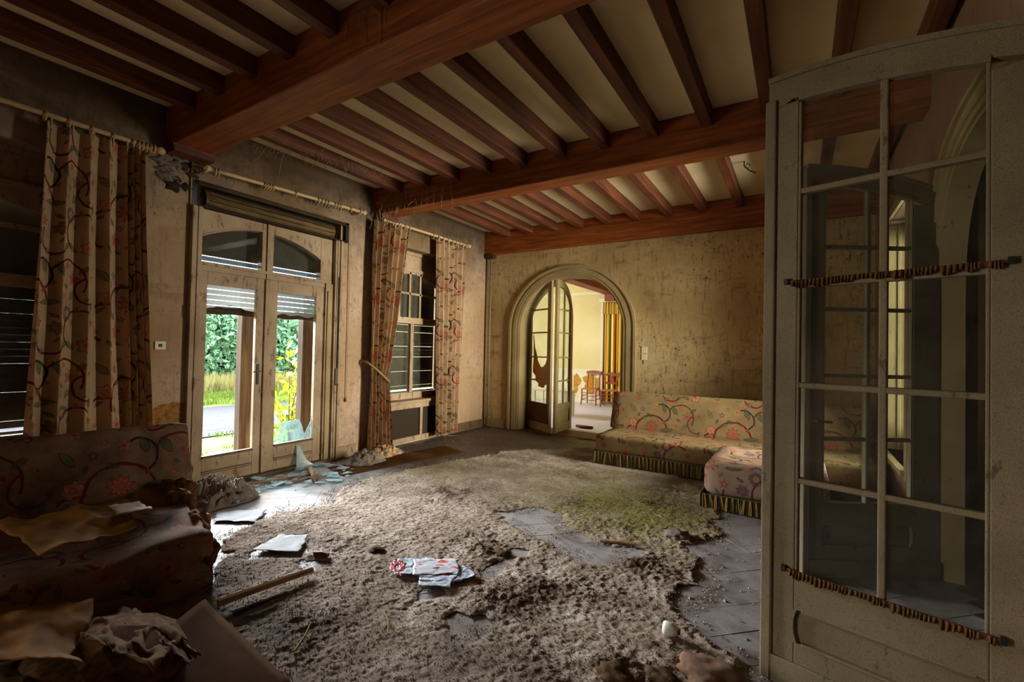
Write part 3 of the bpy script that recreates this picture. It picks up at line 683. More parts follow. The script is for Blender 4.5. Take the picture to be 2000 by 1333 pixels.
dpart('transom_rail', 'paint', [(2.29, 3.89, 2.245, 2.335, -.11, -.01), (2.30, 3.80, 2.30, 2.335, -.01, .012)])
dpart('threshold', 'paint_dark', [(2.21, 3.99, -.01, .03, -.4, .06)])
GL = {}
for nm, (u0, u1, g0, g1) in dict(L=(2.30, 3.035, 2.39, 2.905), R=(3.035, 3.78, 3.155, 3.665)).items():
    lf = dpart('door_leaf', 'paint', [(u0, g0, .03, 2.245, -.07, -.02), (g1, u1, .03, 2.245, -.07, -.02), (g0, g1, 2.11, 2.245, -.07, -.02), (g0, g1, .03, .32, -.07, -.022)])
    WLOC[lf.name] = WLOC[dr.name]
    dpart('moulding', 'paint_dark', [(g0, g1, .155, .166, -.022, -.010), (g0, g1, .135, .142, -.022, -.014), (g0 - .0, g1, .30, .325, -.022, -.004)], 0.002, lf)
    if nm == 'L': dpart('astragal', 'paint', [(2.995, 3.05, .03, 2.24, -.02, .004)], 0.006, lf)
    GL[nm] = lf
# left leaf: glass mostly gone, a jagged remnant below the head; right leaf: remnants at the foot and head
b = MB(LW); b.prism([(2.39, 2.11), (2.39, 1.86), (2.46, 1.875), (2.55, 1.90), (2.64, 1.915), (2.72, 1.90), (2.80, 1.87), (2.905, 1.86), (2.905, 2.11)], -.05, -.046); b.build('broken_pane', 'glass_dirty', GL['L'])
b = MB(LW); b.prism([(3.155, 2.11), (3.155, 1.84), (3.25, 1.87), (3.33, 1.845), (3.45, 1.86), (3.56, 1.835), (3.665, 1.86), (3.665, 2.11)], -.05, -.046); b.build('broken_pane', 'glass_dirty', GL['R'])
b = MB(LW); b.prism([(3.155, .32), (3.155, .355), (3.21, .40), (3.24, .50), (3.27, .565), (3.40, .575), (3.49, .58), (3.52, .53), (3.57, .38), (3.60, .44), (3.665, .56), (3.665, .32)], -.05, -.046); b.build('broken_pane', 'shard', GL['R'])
# handle: dark plate, lever, keyhole
b = MB(LW); b.box((2.925, 1.04, -.02), (2.955, 1.27, -.012)); hp = b.build('handle_plate', 'black', GL['L'], bevel=0.003)
b = MB(); b.tube([(XL - .012, 2.94, 1.19), (XL + .03, 2.94, 1.19), (XL + .034, 2.92, 1.192), (XL + .034, 2.86, 1.185)], [.009, .009, .009, .007]); b.build('handle_lever', 'brass', GL['L'], smooth=True)
dpart('hinge', 'paint', [(2.195, 2.22, 1.75, 1.87, .0, .075)]); dpart('hinge', 'paint', [(2.19, 2.215, .40, .52, .0, .075)])
dpart('strap_winder', 'paint_dark', [(3.915, 3.975, .98, 1.20, .045, .062)]); dpart('strap_slot', 'black', [(3.925, 3.965, .975, 1.0, .062, .066)], 0)
dpart('shutter_strap', 'rot', [(3.935, 3.955, 1.2, 2.4, .058, .062)], 0)
# posts of the roller shutter outside
dpart('shutter_post', 'post', [(2.945, 3.12, -.05, 1.85, -.50, -.38)], 0.01); dpart('shutter_post', 'post', [(3.735, 3.95, -.05, 1.85, -.50, -.38)], 0.01)

# roller shutter above and outside the French door
rs = thing('roller_shutter', (XL, 3.1, 2.9), 'rotten roller shutter in an open box above the French door, half let down', 'shutter')
b = MB(LW)
for bx in ((2.235, 4.08, 3.115, 3.14, -.36, .05), (2.235, 2.255, 2.89, 3.115, -.36, .05), (4.03, 4.08, 2.89, 3.14, -.36, .05), (2.235, 4.08, 2.882, 2.897, -.2, .05), (2.235, 4.08, 2.9, 3.12, -.36, -.33)):
    b.box((bx[0], bx[2], bx[4]), (bx[1], bx[3], bx[5]))
b.build('shutter_box', 'rot', rs)
b = MB(); pts = []; nrr = 26
b.tube([(XL - .12 + .004 * math.sin(i), 2.36 + 1.56 * i / nrr, 3.0 + .003 * math.sin(2.3 * i)) for i in range(nrr + 1)], [.105 + .004 * math.sin(1.7 * i) for i in range(nrr + 1)], 18)
b.build('shutter_roll', 'rollwood', rs)
for k in range(12):   # slat edges on the roll
    th = -0.2 + k * 2 * PI / 12
    b = MB(); b.tube([(XL - .12 + .107 * math.cos(th), 2.38 + 1.52 * i / 6, 3.0 + .107 * math.sin(th)) for i in range(7)], .006, 5); b.build('roll_slat_edge', 'rot', rs)
b = MB(LW); b.box((2.24, 3.09, .05), (4.07, 3.115, .062)); b.build('box_lip', 'rot', rs, bevel=.004)
z = 2.90; k = 0; sp_ = {}
while z > 1.90:
    gap = .008 if z < 2.44 else .0
    key = gap
    if key not in sp_:
        b = MB(LW); b.prism([(2.24, 0), (3.97, 0), (3.97, .048 + (.01 - gap)), (2.24, .048 + (.01 - gap))], -.21, -.20); sp_[key] = b.build('slat', 'slat' if gap > .005 else 'slat_dark', rs); o = sp_[key]; base = tuple(o.location)
    else: o = clone(sp_[key], 'slat')
    o.location = (0, 0, z - .058 ); z -= .058; k += 1
b = MB(LW); b.band([(2.24 + 1.73 * i / 20, 1.90 + .012 * math.sin(i * .9)) for i in range(21)], [(2.24 + 1.73 * i / 20, 1.815 + .006 * math.sin(i * 1.3)) for i in range(21)], -.215, -.195); b.build('bottom_bar', 'rot', rs, recalc=True)
b = MB(); b.tube([(XL + .01, 2.195, 2.88), (XL + .012, 2.195, 3.1), (XL + .01, 2.2, 3.37)], .010, 6); tag(b.build('conduit_pipe', 'pipe'), 'thin grey conduit pipe running up beside the shutter box', 'pipe')

# ---------------------------------------------------------------- windows
def window(num, u0, u1, v0, v1, mull, sill_v, rail_v, arch=True, box_v=2.72):
    w = struct('window_%d' % num, (XL, (u0 + u1) / 2, 0)); n0, n1 = -.24, -.17
    def part(nm, mat, bxs, bev=.004):
        b = MB(LW)
        for (a, c, d, e, f, g) in bxs: b.box((a, d, f), (c, e, g))
        return b.build(nm, mat, w, bevel=bev)
    part('window_frame', 'paint', [(u0, u0 + .07, sill_v, v1, n0, n1), (u1 - .07, u1, sill_v, v1, n0, n1), (u0, u1, v1 - .05, v1, n0, n1), (u0, u1, sill_v, sill_v + .10, n0, n1)])
    part('head_panel', 'paint', [(u0 + .07, u1 - .07, box_v + .02, v1 - .05, n0 + .01, n1 - .02), (u0 + .07, u1 - .07, box_v, box_v + .05, n0, n1 + .015)])
    part('meeting_rail', 'paint', [(u0 + .07, u1 - .07, rail_v - .05, rail_v + .05, n0, n1 + .01)])
    for m_ in mull: part('glazing_bar', 'paint', [(m_ - .02, m_ + .02, rail_v, box_v, n0 + .01, n1)])
    part('glazing_bar', 'paint', [(u0 + .07, u1 - .07, rail_v + .42, rail_v + .455, n0 + .01, n1)])
    part('sash_stile', 'paint', [((u0 + u1) / 2 - .035, (u0 + u1) / 2 + .035, sill_v + .1, rail_v, n0, n1)])
    if arch:
        us = [u0 + .07 + (u1 - u0 - .14) * i / 16 for i in range(17)]; mid_ = (u0 + u1) / 2; hw = (u1 - u0) / 2
        b = MB(LW); b.band([(u, box_v + .01) for u in us], [(u, box_v - .03 - .2 * ((u - mid_) / hw) ** 2) for u in us], n0, n1); b.build('arched_head', 'paint', w, recalc=True)
    part('pane', 'glass_dirty', [(u0 + .06, u1 - .06, sill_v + .08, box_v, n0 + .03, n0 + .034)], 0)
    s0 = None; z = sill_v + .14; k = 0
    while z < box_v + .05:
        gap = (k % 3 == 2 and z < rail_v + .3) or k == 0
        if s0 is None:
            b = MB(LW); b.box((u0 + .01, 0, -.335), (u1 - .01, .0585, -.325)); s0 = b.build('shutter_slat', 'slat_dark', w); o = s0
        else: o = clone(s0, 'shutter_slat')
        z += .0018 if k in (1, 5, 9, 12, 16, 18) else .0
        o.location = (0, 0, z); z += .0588; k += 1
    part('shutter_foot', 'slat_dark', [(u0, u1, sill_v - .02, sill_v + .115, -.335, -.325)], 0)
    part('window_sill', 'paint', [(u0 - .02, u1 + .02, sill_v - .04, sill_v, -.25, .04)], .006)
    return w
window(1, W1[0], W1[1], W1[2], W1[3], [0.2, 0.75], 0.62, 1.97)
w2 = window(2, W2[0], W2[1], W2[2], W2[3], [5.25, 5.48, 5.72], 0.66, 1.93)
w5 = struct('window_5', (XL, -1.7, 0))  # frame invented for the rear fill lamp, out of view
for bx in ((-2.35, -2.28, .3, 2.1), (-1.17, -1.1, .3, 2.1), (-2.28, -1.17, .3, .38), (-2.28, -1.17, 2.03, 2.1), (-1.75, -1.69, .38, 2.03)):
    b = MB(LW); b.box((bx[0], bx[2], -.24), (bx[1], bx[3], -.17)); b.build('window_frame', 'paint', w5, bevel=.004)
w6 = struct('window_6', (-8.05, 9.0, 0))
for bx in ((8.0, 8.08, .6, 3.1), (9.92, 10.0, .6, 3.1), (8.08, 9.92, .6, .7), (8.08, 9.92, 3.0, 3.1), (8.97, 9.03, .7, 3.0)):
    b = MB(); b.box((-8.08, bx[0], bx[2]), (-8.02, bx[1], bx[3])); b.build('window_frame', 'white_far', w6, bevel=.004)
b = MB(); b.box((-8.055, 8.05, .65), (-8.05, 9.95, 3.05)); b.build('pane', 'glass_dimming', w6)
# radiator cover below the far window
rc = thing('radiator_cover', (XL, 5.55, 0), 'cream radiator cover with dark mesh panels under the far window', 'cover')
def rpart(nm, mat, bxs, bev=.003):
    b = MB(LW)
    for (a, c, d, e, f, g) in bxs: b.box((a, d, f), (c, e, g))
    return b.build(nm, mat, rc, bevel=bev)
rpart('cover_frame', 'paint', [(4.88, 6.22, .0, .085, -.06, .0), (4.88, 6.22, .53, .60, -.06, .0), (4.88, 4.97, .085, .53, -.06, .0), (5.60, 5.66, .085, .53, -.06, .0), (6.14, 6.22, .085, .53, -.06, .0)])
rpart('mesh_panel', 'mesh', [(4.97, 5.60, .085, .53, -.05, -.03)], 0); rpart('mesh_panel', 'mesh', [(5.66, 6.14, .085, .53, -.05, -.03)], 0)
rpart('cover_top', 'paint', [(4.87, 6.23, .60, .618, -.2, .01)])
# ---------------------------------------------------------------- curtain rods and curtains
def rod(y0, y1, z0, z1, label, rings, brackets, x=XL + .16):
    t = thing('curtain_rod', (x, (y0 + y1) / 2, (z0 + z1) / 2), label, 'curtain rod')
    zz = lambda y: z0 + (z1 - z0) * (y - y0) / (y1 - y0)
    b = MB(); b.tube([(x, y0 + (y1 - y0) * i / 8, zz(y0 + (y1 - y0) * i / 8)) for i in range(9)], .021, 10); b.build('pole', 'rod', t, smooth=True)
    for ye, sg in ((y0, -1), (y1, 1)):
        b = MB(); b.tube([(x, ye - .005 * sg, zz(ye)), (x, ye + .02 * sg, zz(ye)), (x, ye + .045 * sg, zz(ye)), (x, ye + .07 * sg, zz(ye))], [.022, .034, .034, .012], 10); b.build('finial', 'rod', t, smooth=True)
    for yb in brackets:
        b = MB(); b.tube([(XL - .01, yb, zz(yb) - .02), (x, yb, zz(yb) - .03)], .014, 7); b.ring((x, yb, zz(yb)), .03, .009); b.build('bracket', 'rod', t)
    r0 = None
    for yr in rings:
        if r0 is None:
            b = MB(); b.ring((x, 0, 0), .038, .0065); r0 = b.build('ring', 'rod', t); o = r0
            r0['z'] = 0
        else: o = clone(r0, 'ring')
        o.location = (0, yr, zz(yr) - .014); o.rotation_euler = (0, 0, 0)
    return t
# rings are built round (x, 0, 0): shift for the parent's own place is already taken off in build()
rod(-0.62, 1.84, 3.27, 3.27, 'long cream curtain rod in the dark corner above the near left curtain', [1.1, 1.24, 1.38, 1.52, 1.66, 1.7, 1.73, 1.76, 1.79], [-.5, 1.82])
rod(2.30, 4.20, 3.245, 3.315, 'bare cream curtain rod with loose rings above the French door', [2.34, 2.37, 2.85, 2.88, 2.91, 2.94, 3.22, 3.52, 3.57, 3.62, 3.66, 3.76, 3.80, 3.84, 4.0], [2.26, 4.16])
rod(4.62, 6.56, 3.31, 3.33, 'cream curtain rod at the far end above the tied curtain', [4.74, 4.86, 4.98, 5.08, 5.62, 5.74, 5.86, 5.98, 6.1, 6.2, 6.3, 6.4, 6.48], [4.64, 6.52])

def curtain(name, label, prof, n, amp, width, mat, x0=XL + .14, group=None, nu=170, nv=90, ztop=3.24, tie=None, seed=0, parent_z=0.0, rings=True, bunch=None):
    """prof: list of (z, yL, yR, amplitude factor), from the top down"""
    t = thing(name, (x0, (prof[0][1] + prof[0][2]) / 2, prof[-1][0]), label, 'curtain', group)
    zs = np.array([p[0] for p in prof])[::-1]
    zz = np.linspace(prof[0][0], prof[-1][0], nv)
    yl = np.interp(zz, zs, np.array([p[1] for p in prof])[::-1]); yr = np.interp(zz, zs, np.array([p[2] for p in prof])[::-1]); af = np.interp(zz, zs, np.array([p[3] for p in prof])[::-1])
    s = np.linspace(0, 1, nu); S, Z = np.meshgrid(s, zz)
    sw = S if bunch is None else np.where(S < bunch[0], S * bunch[1] / bunch[0], bunch[1] + (S - bunch[0]) * (1 - bunch[1]) / (1 - bunch[0]))
    ph = 2 * PI * n * S + 1.6 * (fbm(S * 4 + seed, Z * .35 + seed, 3, seed) - .5) * 2
    wv = np.sin(ph); A = amp * af[:, None] * (0.6 + 0.8 * fbm(S * 6 + 3.1, Z * .5, 2, seed + 5))
    X = x0 + A * wv + .02 * np.sin(2 * ph + 1) * af[:, None] + .012 * (fbm(S * 20, Z * 3, 3, seed + 9) - .5)
    Y = yl[:, None] + (yr - yl)[:, None] * sw + .35 * A * np.cos(ph) * ((yr - yl)[:, None] / 1.0)
    b = MB(); b.grid(X, Y, Z, S * width + .37 * seed, Z + .23 * seed); c = b.build('cloth', mat, t, smooth=True)
    # heading tape with hooks
    if rings:
        for i in range(n):
            k = (i + .25) / n
            kk = k if bunch is None else (k * bunch[1] / bunch[0] if k < bunch[0] else bunch[1] + (k - bunch[0]) * (1 - bunch[1]) / (1 - bunch[0]))
            y = yl[0] + (yr[0] - yl[0]) * kk
            b = MB(); b.tube([(x0 + .02, y, prof[0][0] - .05), (x0 + .025, y, prof[0][0] + .035)], .006, 5); b.build('hook', 'rod', t)
    return t
ca = curtain('curtain', 'long floral curtain in wide folds hanging behind the ruined sofa', [(3.215, 1.10, 1.74, .7), (2.4, 1.08, 1.77, .9), (1.2, 1.05, 1.84, 1.0), (0.04, 1.02, 1.90, 1.0)], 7, .045, 1.75, 'floral', XL + .16, 'floral curtains on the left wall', 230, 90, seed=1, bunch=(.55, .78))
cb = curtain('curtain', 'floral curtain drawn back with a braided cord, left half of the far window', [(3.275, 4.42, 5.10, .8), (2.7, 4.40, 5.02, .9), (1.9, 4.40, 4.92, .9), (1.25, 4.41, 4.80, .8), (1.05, 4.42, 4.74, .6), (.85, 4.42, 4.77, .8), (.03, 4.40, 4.82, 1.0)], 6, .055, 1.55, 'floral', XL + .16, 'floral curtains on the left wall', 190, 90, seed=3)
b = MB(); tp = [(XL + .02, 4.37, 1.30), (XL + .14, 4.38, 1.27), (XL + .225, 4.46, 1.18), (XL + .235, 4.60, 1.07), (XL + .21, 4.72, .99), (XL + .05, 4.78, .98)]
b.tube(tp, .016, 7); b.build('tieback_cord', 'pipe', cb, smooth=True)
cc = curtain('curtain', 'floral curtain hanging straight at the right of the far window, next to the corner', [(3.285, 5.72, 6.48, .8), (2.0, 5.76, 6.46, .9), (.05, 5.80, 6.40, 1.0)], 6, .05, 1.6, 'floral', XL + .16, 'floral curtains on the left wall', 190, 80, seed=5)
for o_ in (ca, cb, cc): del o_['group']

# ---------------------------------------------------------------- sofas with fringe
def rounded_block(x0, x1, y0, y1, z0, z1, r, wob=.012, seed=0, res=.05, sag=0.0):
    """soft upholstered block: subdivided box pulled in at the edges"""
    bm = bmesh.new(); bmesh.ops.create_cube(bm, size=1.0)
    n = max(2, int(max(x1 - x0, y1 - y0, z1 - z0) / res / 2))
    bmesh.ops.subdivide_edges(bm, edges=bm.edges[:], cuts=min(n, 22), use_grid_fill=True)
    d = np.array([x1 - x0, y1 - y0, z1 - z0]); c = np.array([(x0 + x1) / 2, (y0 + y1) / 2, (z0 + z1) / 2])
    V = np.array([v.co[:] for v in bm.verts]) * d; h = d / 2 - r
    q = np.clip(V, -h, h); e = V - q; L = np.linalg.norm(e, axis=1, keepdims=True); V = np.where(L > 1e-9, q + e / np.maximum(L, 1e-9) * np.minimum(L, r) , V)
    W = V + c
    nz = (fbm(W[:, 0] * 3 + seed, W[:, 1] * 3 + W[:, 2] * 2, 3, seed) - .5) * 2
    top = (V[:, 2] > h[2] * .7)
    W[:, 2] += wob * nz * (V[:, 2] / (d[2] / 2)) - sag * top * np.cos(np.clip(V[:, 0] / d[0], -.5, .5) * PI) * np.cos(np.clip(V[:, 1] / d[1], -.5, .5) * PI)
    W[:, 1] += wob * (fbm(W[:, 0] * 3 + 7, W[:, 2] * 4 + seed, 3, seed + 2) - .5)
    b = MB(); b.v = [tuple(p) for p in W]; b.f = [tuple(v.index for v in f.verts) for f in bm.faces]; bm.free()
    return b
def fringe(parent, p0, p1, ztop, zbot, out, step=.048, mat2='green'):
    """green cord, dark strand curtain and gold loops between two points of a seat edge"""
    p0 = np.array(p0); p1 = np.array(p1); L = np.linalg.norm(p1 - p0); d = (p1 - p0) / L; o_ = np.array(out)
    b = MB(); b.tube([tuple(p0) + (ztop,), tuple((p0 + p1) / 2) + (ztop + .004,), tuple(p1) + (ztop,)], .008, 6); b.build('braid', 'green', parent)
    n = int(L / .012); s = np.linspace(0, L, n); zz = np.linspace(ztop, zbot, 5); S, Z = np.meshgrid(s, zz)
    wob = .005 * np.sin(S * 2 * PI / .03) + .006 * (fbm(S * 20, Z * 8, 2, 3) - .5)
    X = p0[0] + d[0] * S + o_[0] * wob; Y = p0[1] + d[1] * S + o_[1] * wob
    b = MB(); b.grid(X, Y, Z); b.build('fringe_strands', mat2, parent, solid=.004)
    t0 = None; k = int(L / step)
    for i in range(k):
        pc = p0 + d * (i + .5) * L / k + o_ * .009
        if t0 is None:
            b = MB(); h = ztop - zbot
            b.tube([(0, 0, 0), (-.003, 0, -h * .5), (-.004, 0, -h * .93), (.003, 0, -h), (.010, 0, -h * .93), (.009, 0, -h * .5), (.006, 0, 0)], .0042, 5)
            ang = math.atan2(d[1], d[0]); b.v = [(math.cos(ang) * p[0] - math.sin(ang) * p[1], math.sin(ang) * p[0] + math.cos(ang) * p[1], p[2]) for p in b.v]
            off = parent_loc(parent); b.v = [(p[0] + off[0], p[1] + off[1], p[2] + off[2]) for p in b.v]
            t0 = b.build('tassel', 'gold', parent); o = t0
        else: o = clone(t0, 'tassel')
        off = parent_loc(parent); o.location = (pc[0] - off[0], pc[1] - off[1], ztop - off[2]); o.rotation_euler = (random.uniform(-.1, .1), random.uniform(-.14, .14), random.uniform(-.5, .5)); o.scale = (random.uniform(.8, 1.3), 1, random.uniform(.86, 1.0))
# long sofa along the far wall
sf = thing('sofa', (-0.9, 6.5, 0), 'long floral sofa with a high back along the far wall', 'sofa')
rounded_block(-2.30, 0.70, 5.84, 6.72, 0.155, 0.40, .05, .012, 3).build('seat', 'floral_sofa', sf, smooth=True, boxuv=True)
bk = rounded_block(-2.36, 0.70, -0.17, 0.17, 0.0, 0.56, .035, .010, 5)
ca_, sa_ = math.cos(-.30), math.sin(-.30)
bk.v = [(p[0], 6.72 + ca_ * p[1] - sa_ * p[2], .33 + sa_ * p[1] + ca_ * p[2]) for p in bk.v]
bk.build('backrest', 'floral_sofa', sf, smooth=True, boxuv=True)
b = MB(); b.box((-2.27, 5.90, .02), (.65, 6.68, .17)); b.build('plinth', 'paper_dark', sf)
fringe(sf, (-2.31, 5.825), (-0.70, 5.825), .17, .012, (0, -1)); fringe(sf, (-2.315, 6.6), (-2.315, 5.83), .17, .012, (-1, 0))
# chaise end
ch = thing('sofa_end', (-0.25, 5.3, 0), 'faded floral chaise end with gold and green fringe beside the glazed door leaf', 'sofa')
rounded_block(-0.78, 0.24, 4.82, 5.84, 0.12, 0.455, .09, .014, 9, .04, .02).build('seat', 'floral_chaise', ch, smooth=True, boxuv=True)
b = MB(); b.box((-.73, 4.88, .02), (.2, 5.78, .16)); b.build('plinth', 'paper_dark', ch)
fringe(ch, (-0.785, 4.805), (0.24, 4.805), .145, .008, (0, -1)); fringe(ch, (-0.80, 5.8), (-0.80, 4.81), .145, .008, (-1, 0))

# ruined sofa on the near left
rn = thing('ruined_sofa', (-3.9, 0.6, 0), 'rotten floral sofa with a torn back and seat in the dark near left corner', 'sofa')
def ruined(bm, seed, amt):
    V = np.array(bm.v); a = (fbm(V[:, 0] * 4 + seed, V[:, 1] * 4 + V[:, 2] * 3, 4, seed) - .5) * 2
    c_ = (fbm(V[:, 1] * 5 + V[:, 2] * 3 + 4, V[:, 0] * 5 + seed, 4, seed + 4) - .5) * 2
    V[:, 2] += amt * a; V[:, 1] += amt * c_ * (V[:, 1] > 1.2); V[:, 0] += amt * .5 * c_; bm.v = [tuple(p) for p in V]; return bm
bb = rounded_block(-0.13, 0.13, -0.9, 1.78, 0.0, 0.56, .05, .02, 21, .035)
ca_, sa_ = math.cos(.28), math.sin(.28)
bb.v = [(-4.22 + ca_ * p[0] - sa_ * p[2], p[1] + .06 - .10 * (.56 - p[2]) * (p[1] < 0), .29 + sa_ * p[0] + ca_ * p[2]) for p in bb.v]
ruined(bb, 22, .018).build('backrest', 'floral_ruin', rn, smooth=True, boxuv=True)
sb = rounded_block(-4.25, -3.06, -0.9, 1.64, 0.04, 0.40, .035, .02, 27, .03, .03)
sb.v = [(p[0], p[1] - .14 * (p[0] + 4.25) / 1.15, p[2] - .05 * (p[0] + 4.25) / 1.15) for p in sb.v]
ruined(sb, 29, .045).build('seat', 'floral_ruin', rn, smooth=True, boxuv=True)
def lump(c, r, seed, rough=.45, sub=3, sq=(1, 1, .6), fl_=True):
    bm = bmesh.new(); bmesh.ops.create_icosphere(bm, subdivisions=sub, radius=1.0)
    V = np.array([v.co[:] for v in bm.verts]); f = [tuple(v.index for v in q_.verts) for q_ in bm.faces]; bm.free()
    n = 1 + rough * 2 * (fbm(V[:, 0] * 1.6 + seed, V[:, 1] * 1.6 + V[:, 2] * 1.3 + seed, 4, seed) - .5)
    V = V * n[:, None] * np.array(sq) * r
    if fl_: V[:, 2] = np.maximum(V[:, 2], -sq[2] * r * .35)
    b = MB(); b.v = [tuple(p + np.array(c)) for p in V]; b.f = f; return b
for i, (c_, r_) in enumerate((((-3.95, 1.66, .37), .13), ((-3.72, 1.58, .36), .11), ((-3.42, 1.50, .27), .12), ((-4.28, 1.80, .42), .12), ((-3.20, 1.46, .16), .12))):
    lump(c_, r_, 40 + i, .7, 3, (1.1, .8, .8), False).build('torn_stuffing', 'stuffing', rn)
b = MB(); b.box((-3.78, 1.60, .08), (-3.46, 1.66, .31)); b.build('torn_cover_flap', 'pink', rn, bevel=.01)
b = MB(); b.box((-4.2, -.85, 0), (-3.2, 1.4, .09)); b.build('plinth', 'rot', rn)

def sheet(pts_fn, nu, nv, name, mat, label, cat, parent=None, uvs=1.0, group=None, loc=None, solid=.003):
    u = np.linspace(0, 1, nu); v = np.linspace(0, 1, nv); U, V = np.meshgrid(u, v); X, Y, Z = pts_fn(U, V)
    b = MB(); b.grid(X, Y, Z, U * uvs, V * uvs); o = b.build(name, mat, parent, smooth=True, solid=solid)
    if cat: tag(o, label, cat, group)
    return o
def quad_sheet(p, bump, seed, fold=3.0, ragged=.03):
    p = [np.array(q_, float) for q_ in p]
    def fn(U, V):
        rg = ragged * (fbm(U * 5 + seed, V * 5 - seed, 3, seed) - .5); U2 = U + rg; V2 = V - rg
        P = [(1 - U2) * (1 - V2) * p[0][k] + U2 * (1 - V2) * p[1][k] + U2 * V2 * p[2][k] + (1 - U2) * V2 * p[3][k] for k in range(3)]
        n_ = fbm(U * fold + seed, V * fold, 4, seed); r_ = 1 - np.abs(2 * n_ - 1)
        P[2] = P[2] + bump * (r_ - .3)
        return P
    return fn
# torn wrapping paper on the ruined seat
sheet(quad_sheet([(-3.72, .66, .46), (-3.08, .72, .42), (-3.16, 1.12, .42), (-3.62, 1.22, .46)], .08, 3, 2.2, .12), 24, 24, 'paper_bag', 'paper', 'crumpled brown paper bag lying on the seat of the ruined sofa', 'paper')
sheet(quad_sheet([(-3.50, 1.10, .505), (-3.30, 1.08, .50), (-3.28, 1.24, .49), (-3.48, 1.24, .49)], .02, 9, 2, .2), 10, 10, 'paper_scrap', 'white_paper_old', 'torn pale paper scrap beside the crumpled brown bag on the ruined sofa', 'paper')

# ---------------------------------------------------------------- foreground heap, bottom left
b = MB(); b.tube([(-3.10, .40, .17), (-2.95, .75, .16), (-2.86, 1.02, .14)], .055, 12); tag(b.build('cardboard_tube', 'tube', smooth=True), 'long brown cardboard tube lying in front of the ruined sofa', 'tube')
b = MB(); bp = [(-2.62, 1.235, .15), (-1.86, 1.235, .03), (-1.60, .78, .02), (-2.30, .70, .20)]
k_ = 14; U, V = np.meshgrid(np.linspace(0, 1, k_), np.linspace(0, 1, k_))
BX = [(1 - U) * (1 - V) * bp[0][k] + U * (1 - V) * bp[1][k] + U * V * bp[2][k] + (1 - U) * V * bp[3][k] for k in range(3)]
BX[2] = BX[2] + .03 * (fbm(U * 2, V * 2, 2, 5) - .5); b.grid(*BX); tag(b.build('hardboard_sheet', 'board', smooth=True, solid=.008), 'dark sagging hardboard sheet with a pointed corner at the bottom left', 'board')
sheet(quad_sheet([(-3.30, .52, .22), (-2.86, .86, .18), (-2.30, .66, .20), (-2.62, .30, .30)], .12, 12, 1.6, .05), 26, 26, 'paper_sheet', 'paper', 'large rounded sheet of brown paper on the heap at the left edge', 'paper')
sheet(quad_sheet([(-2.86, .95, .14), (-2.30, 1.02, .13), (-2.05, .80, .20), (-2.50, .70, .22)], .12, 17, 2.6, .08), 30, 30, 'crumpled_paper', 'paper_dark', 'crumpled dark paper lying across the hardboard sheet', 'paper')
sheet(quad_sheet([(-2.42, .98, .17), (-2.18, 1.02, .14), (-2.08, .93, .16), (-2.28, .90, .20)], .06, 23, 2.2, .1), 18, 18, 'torn_card', 'tube', 'torn curled card on top of the crumpled dark paper', 'paper')
sheet(quad_sheet([(-2.95, .42, .18), (-2.55, .62, .16), (-2.2, .42, .22), (-2.6, .24, .24)], .08, 29, 2, .06), 20, 20, 'paper_wrapper', 'paper_dark', 'folded dark paper at the lowest left corner of the heap', 'paper')
lump((-2.55, .75, .06), .36, 71, .5, 3, (1.4, .8, .45)).build('x', 'stuffing'); o = COL.objects[-1]; o.name = 'rubbish_mound'; tag(o, 'dark mound of rubbish under the papers at the bottom left', 'rubbish')

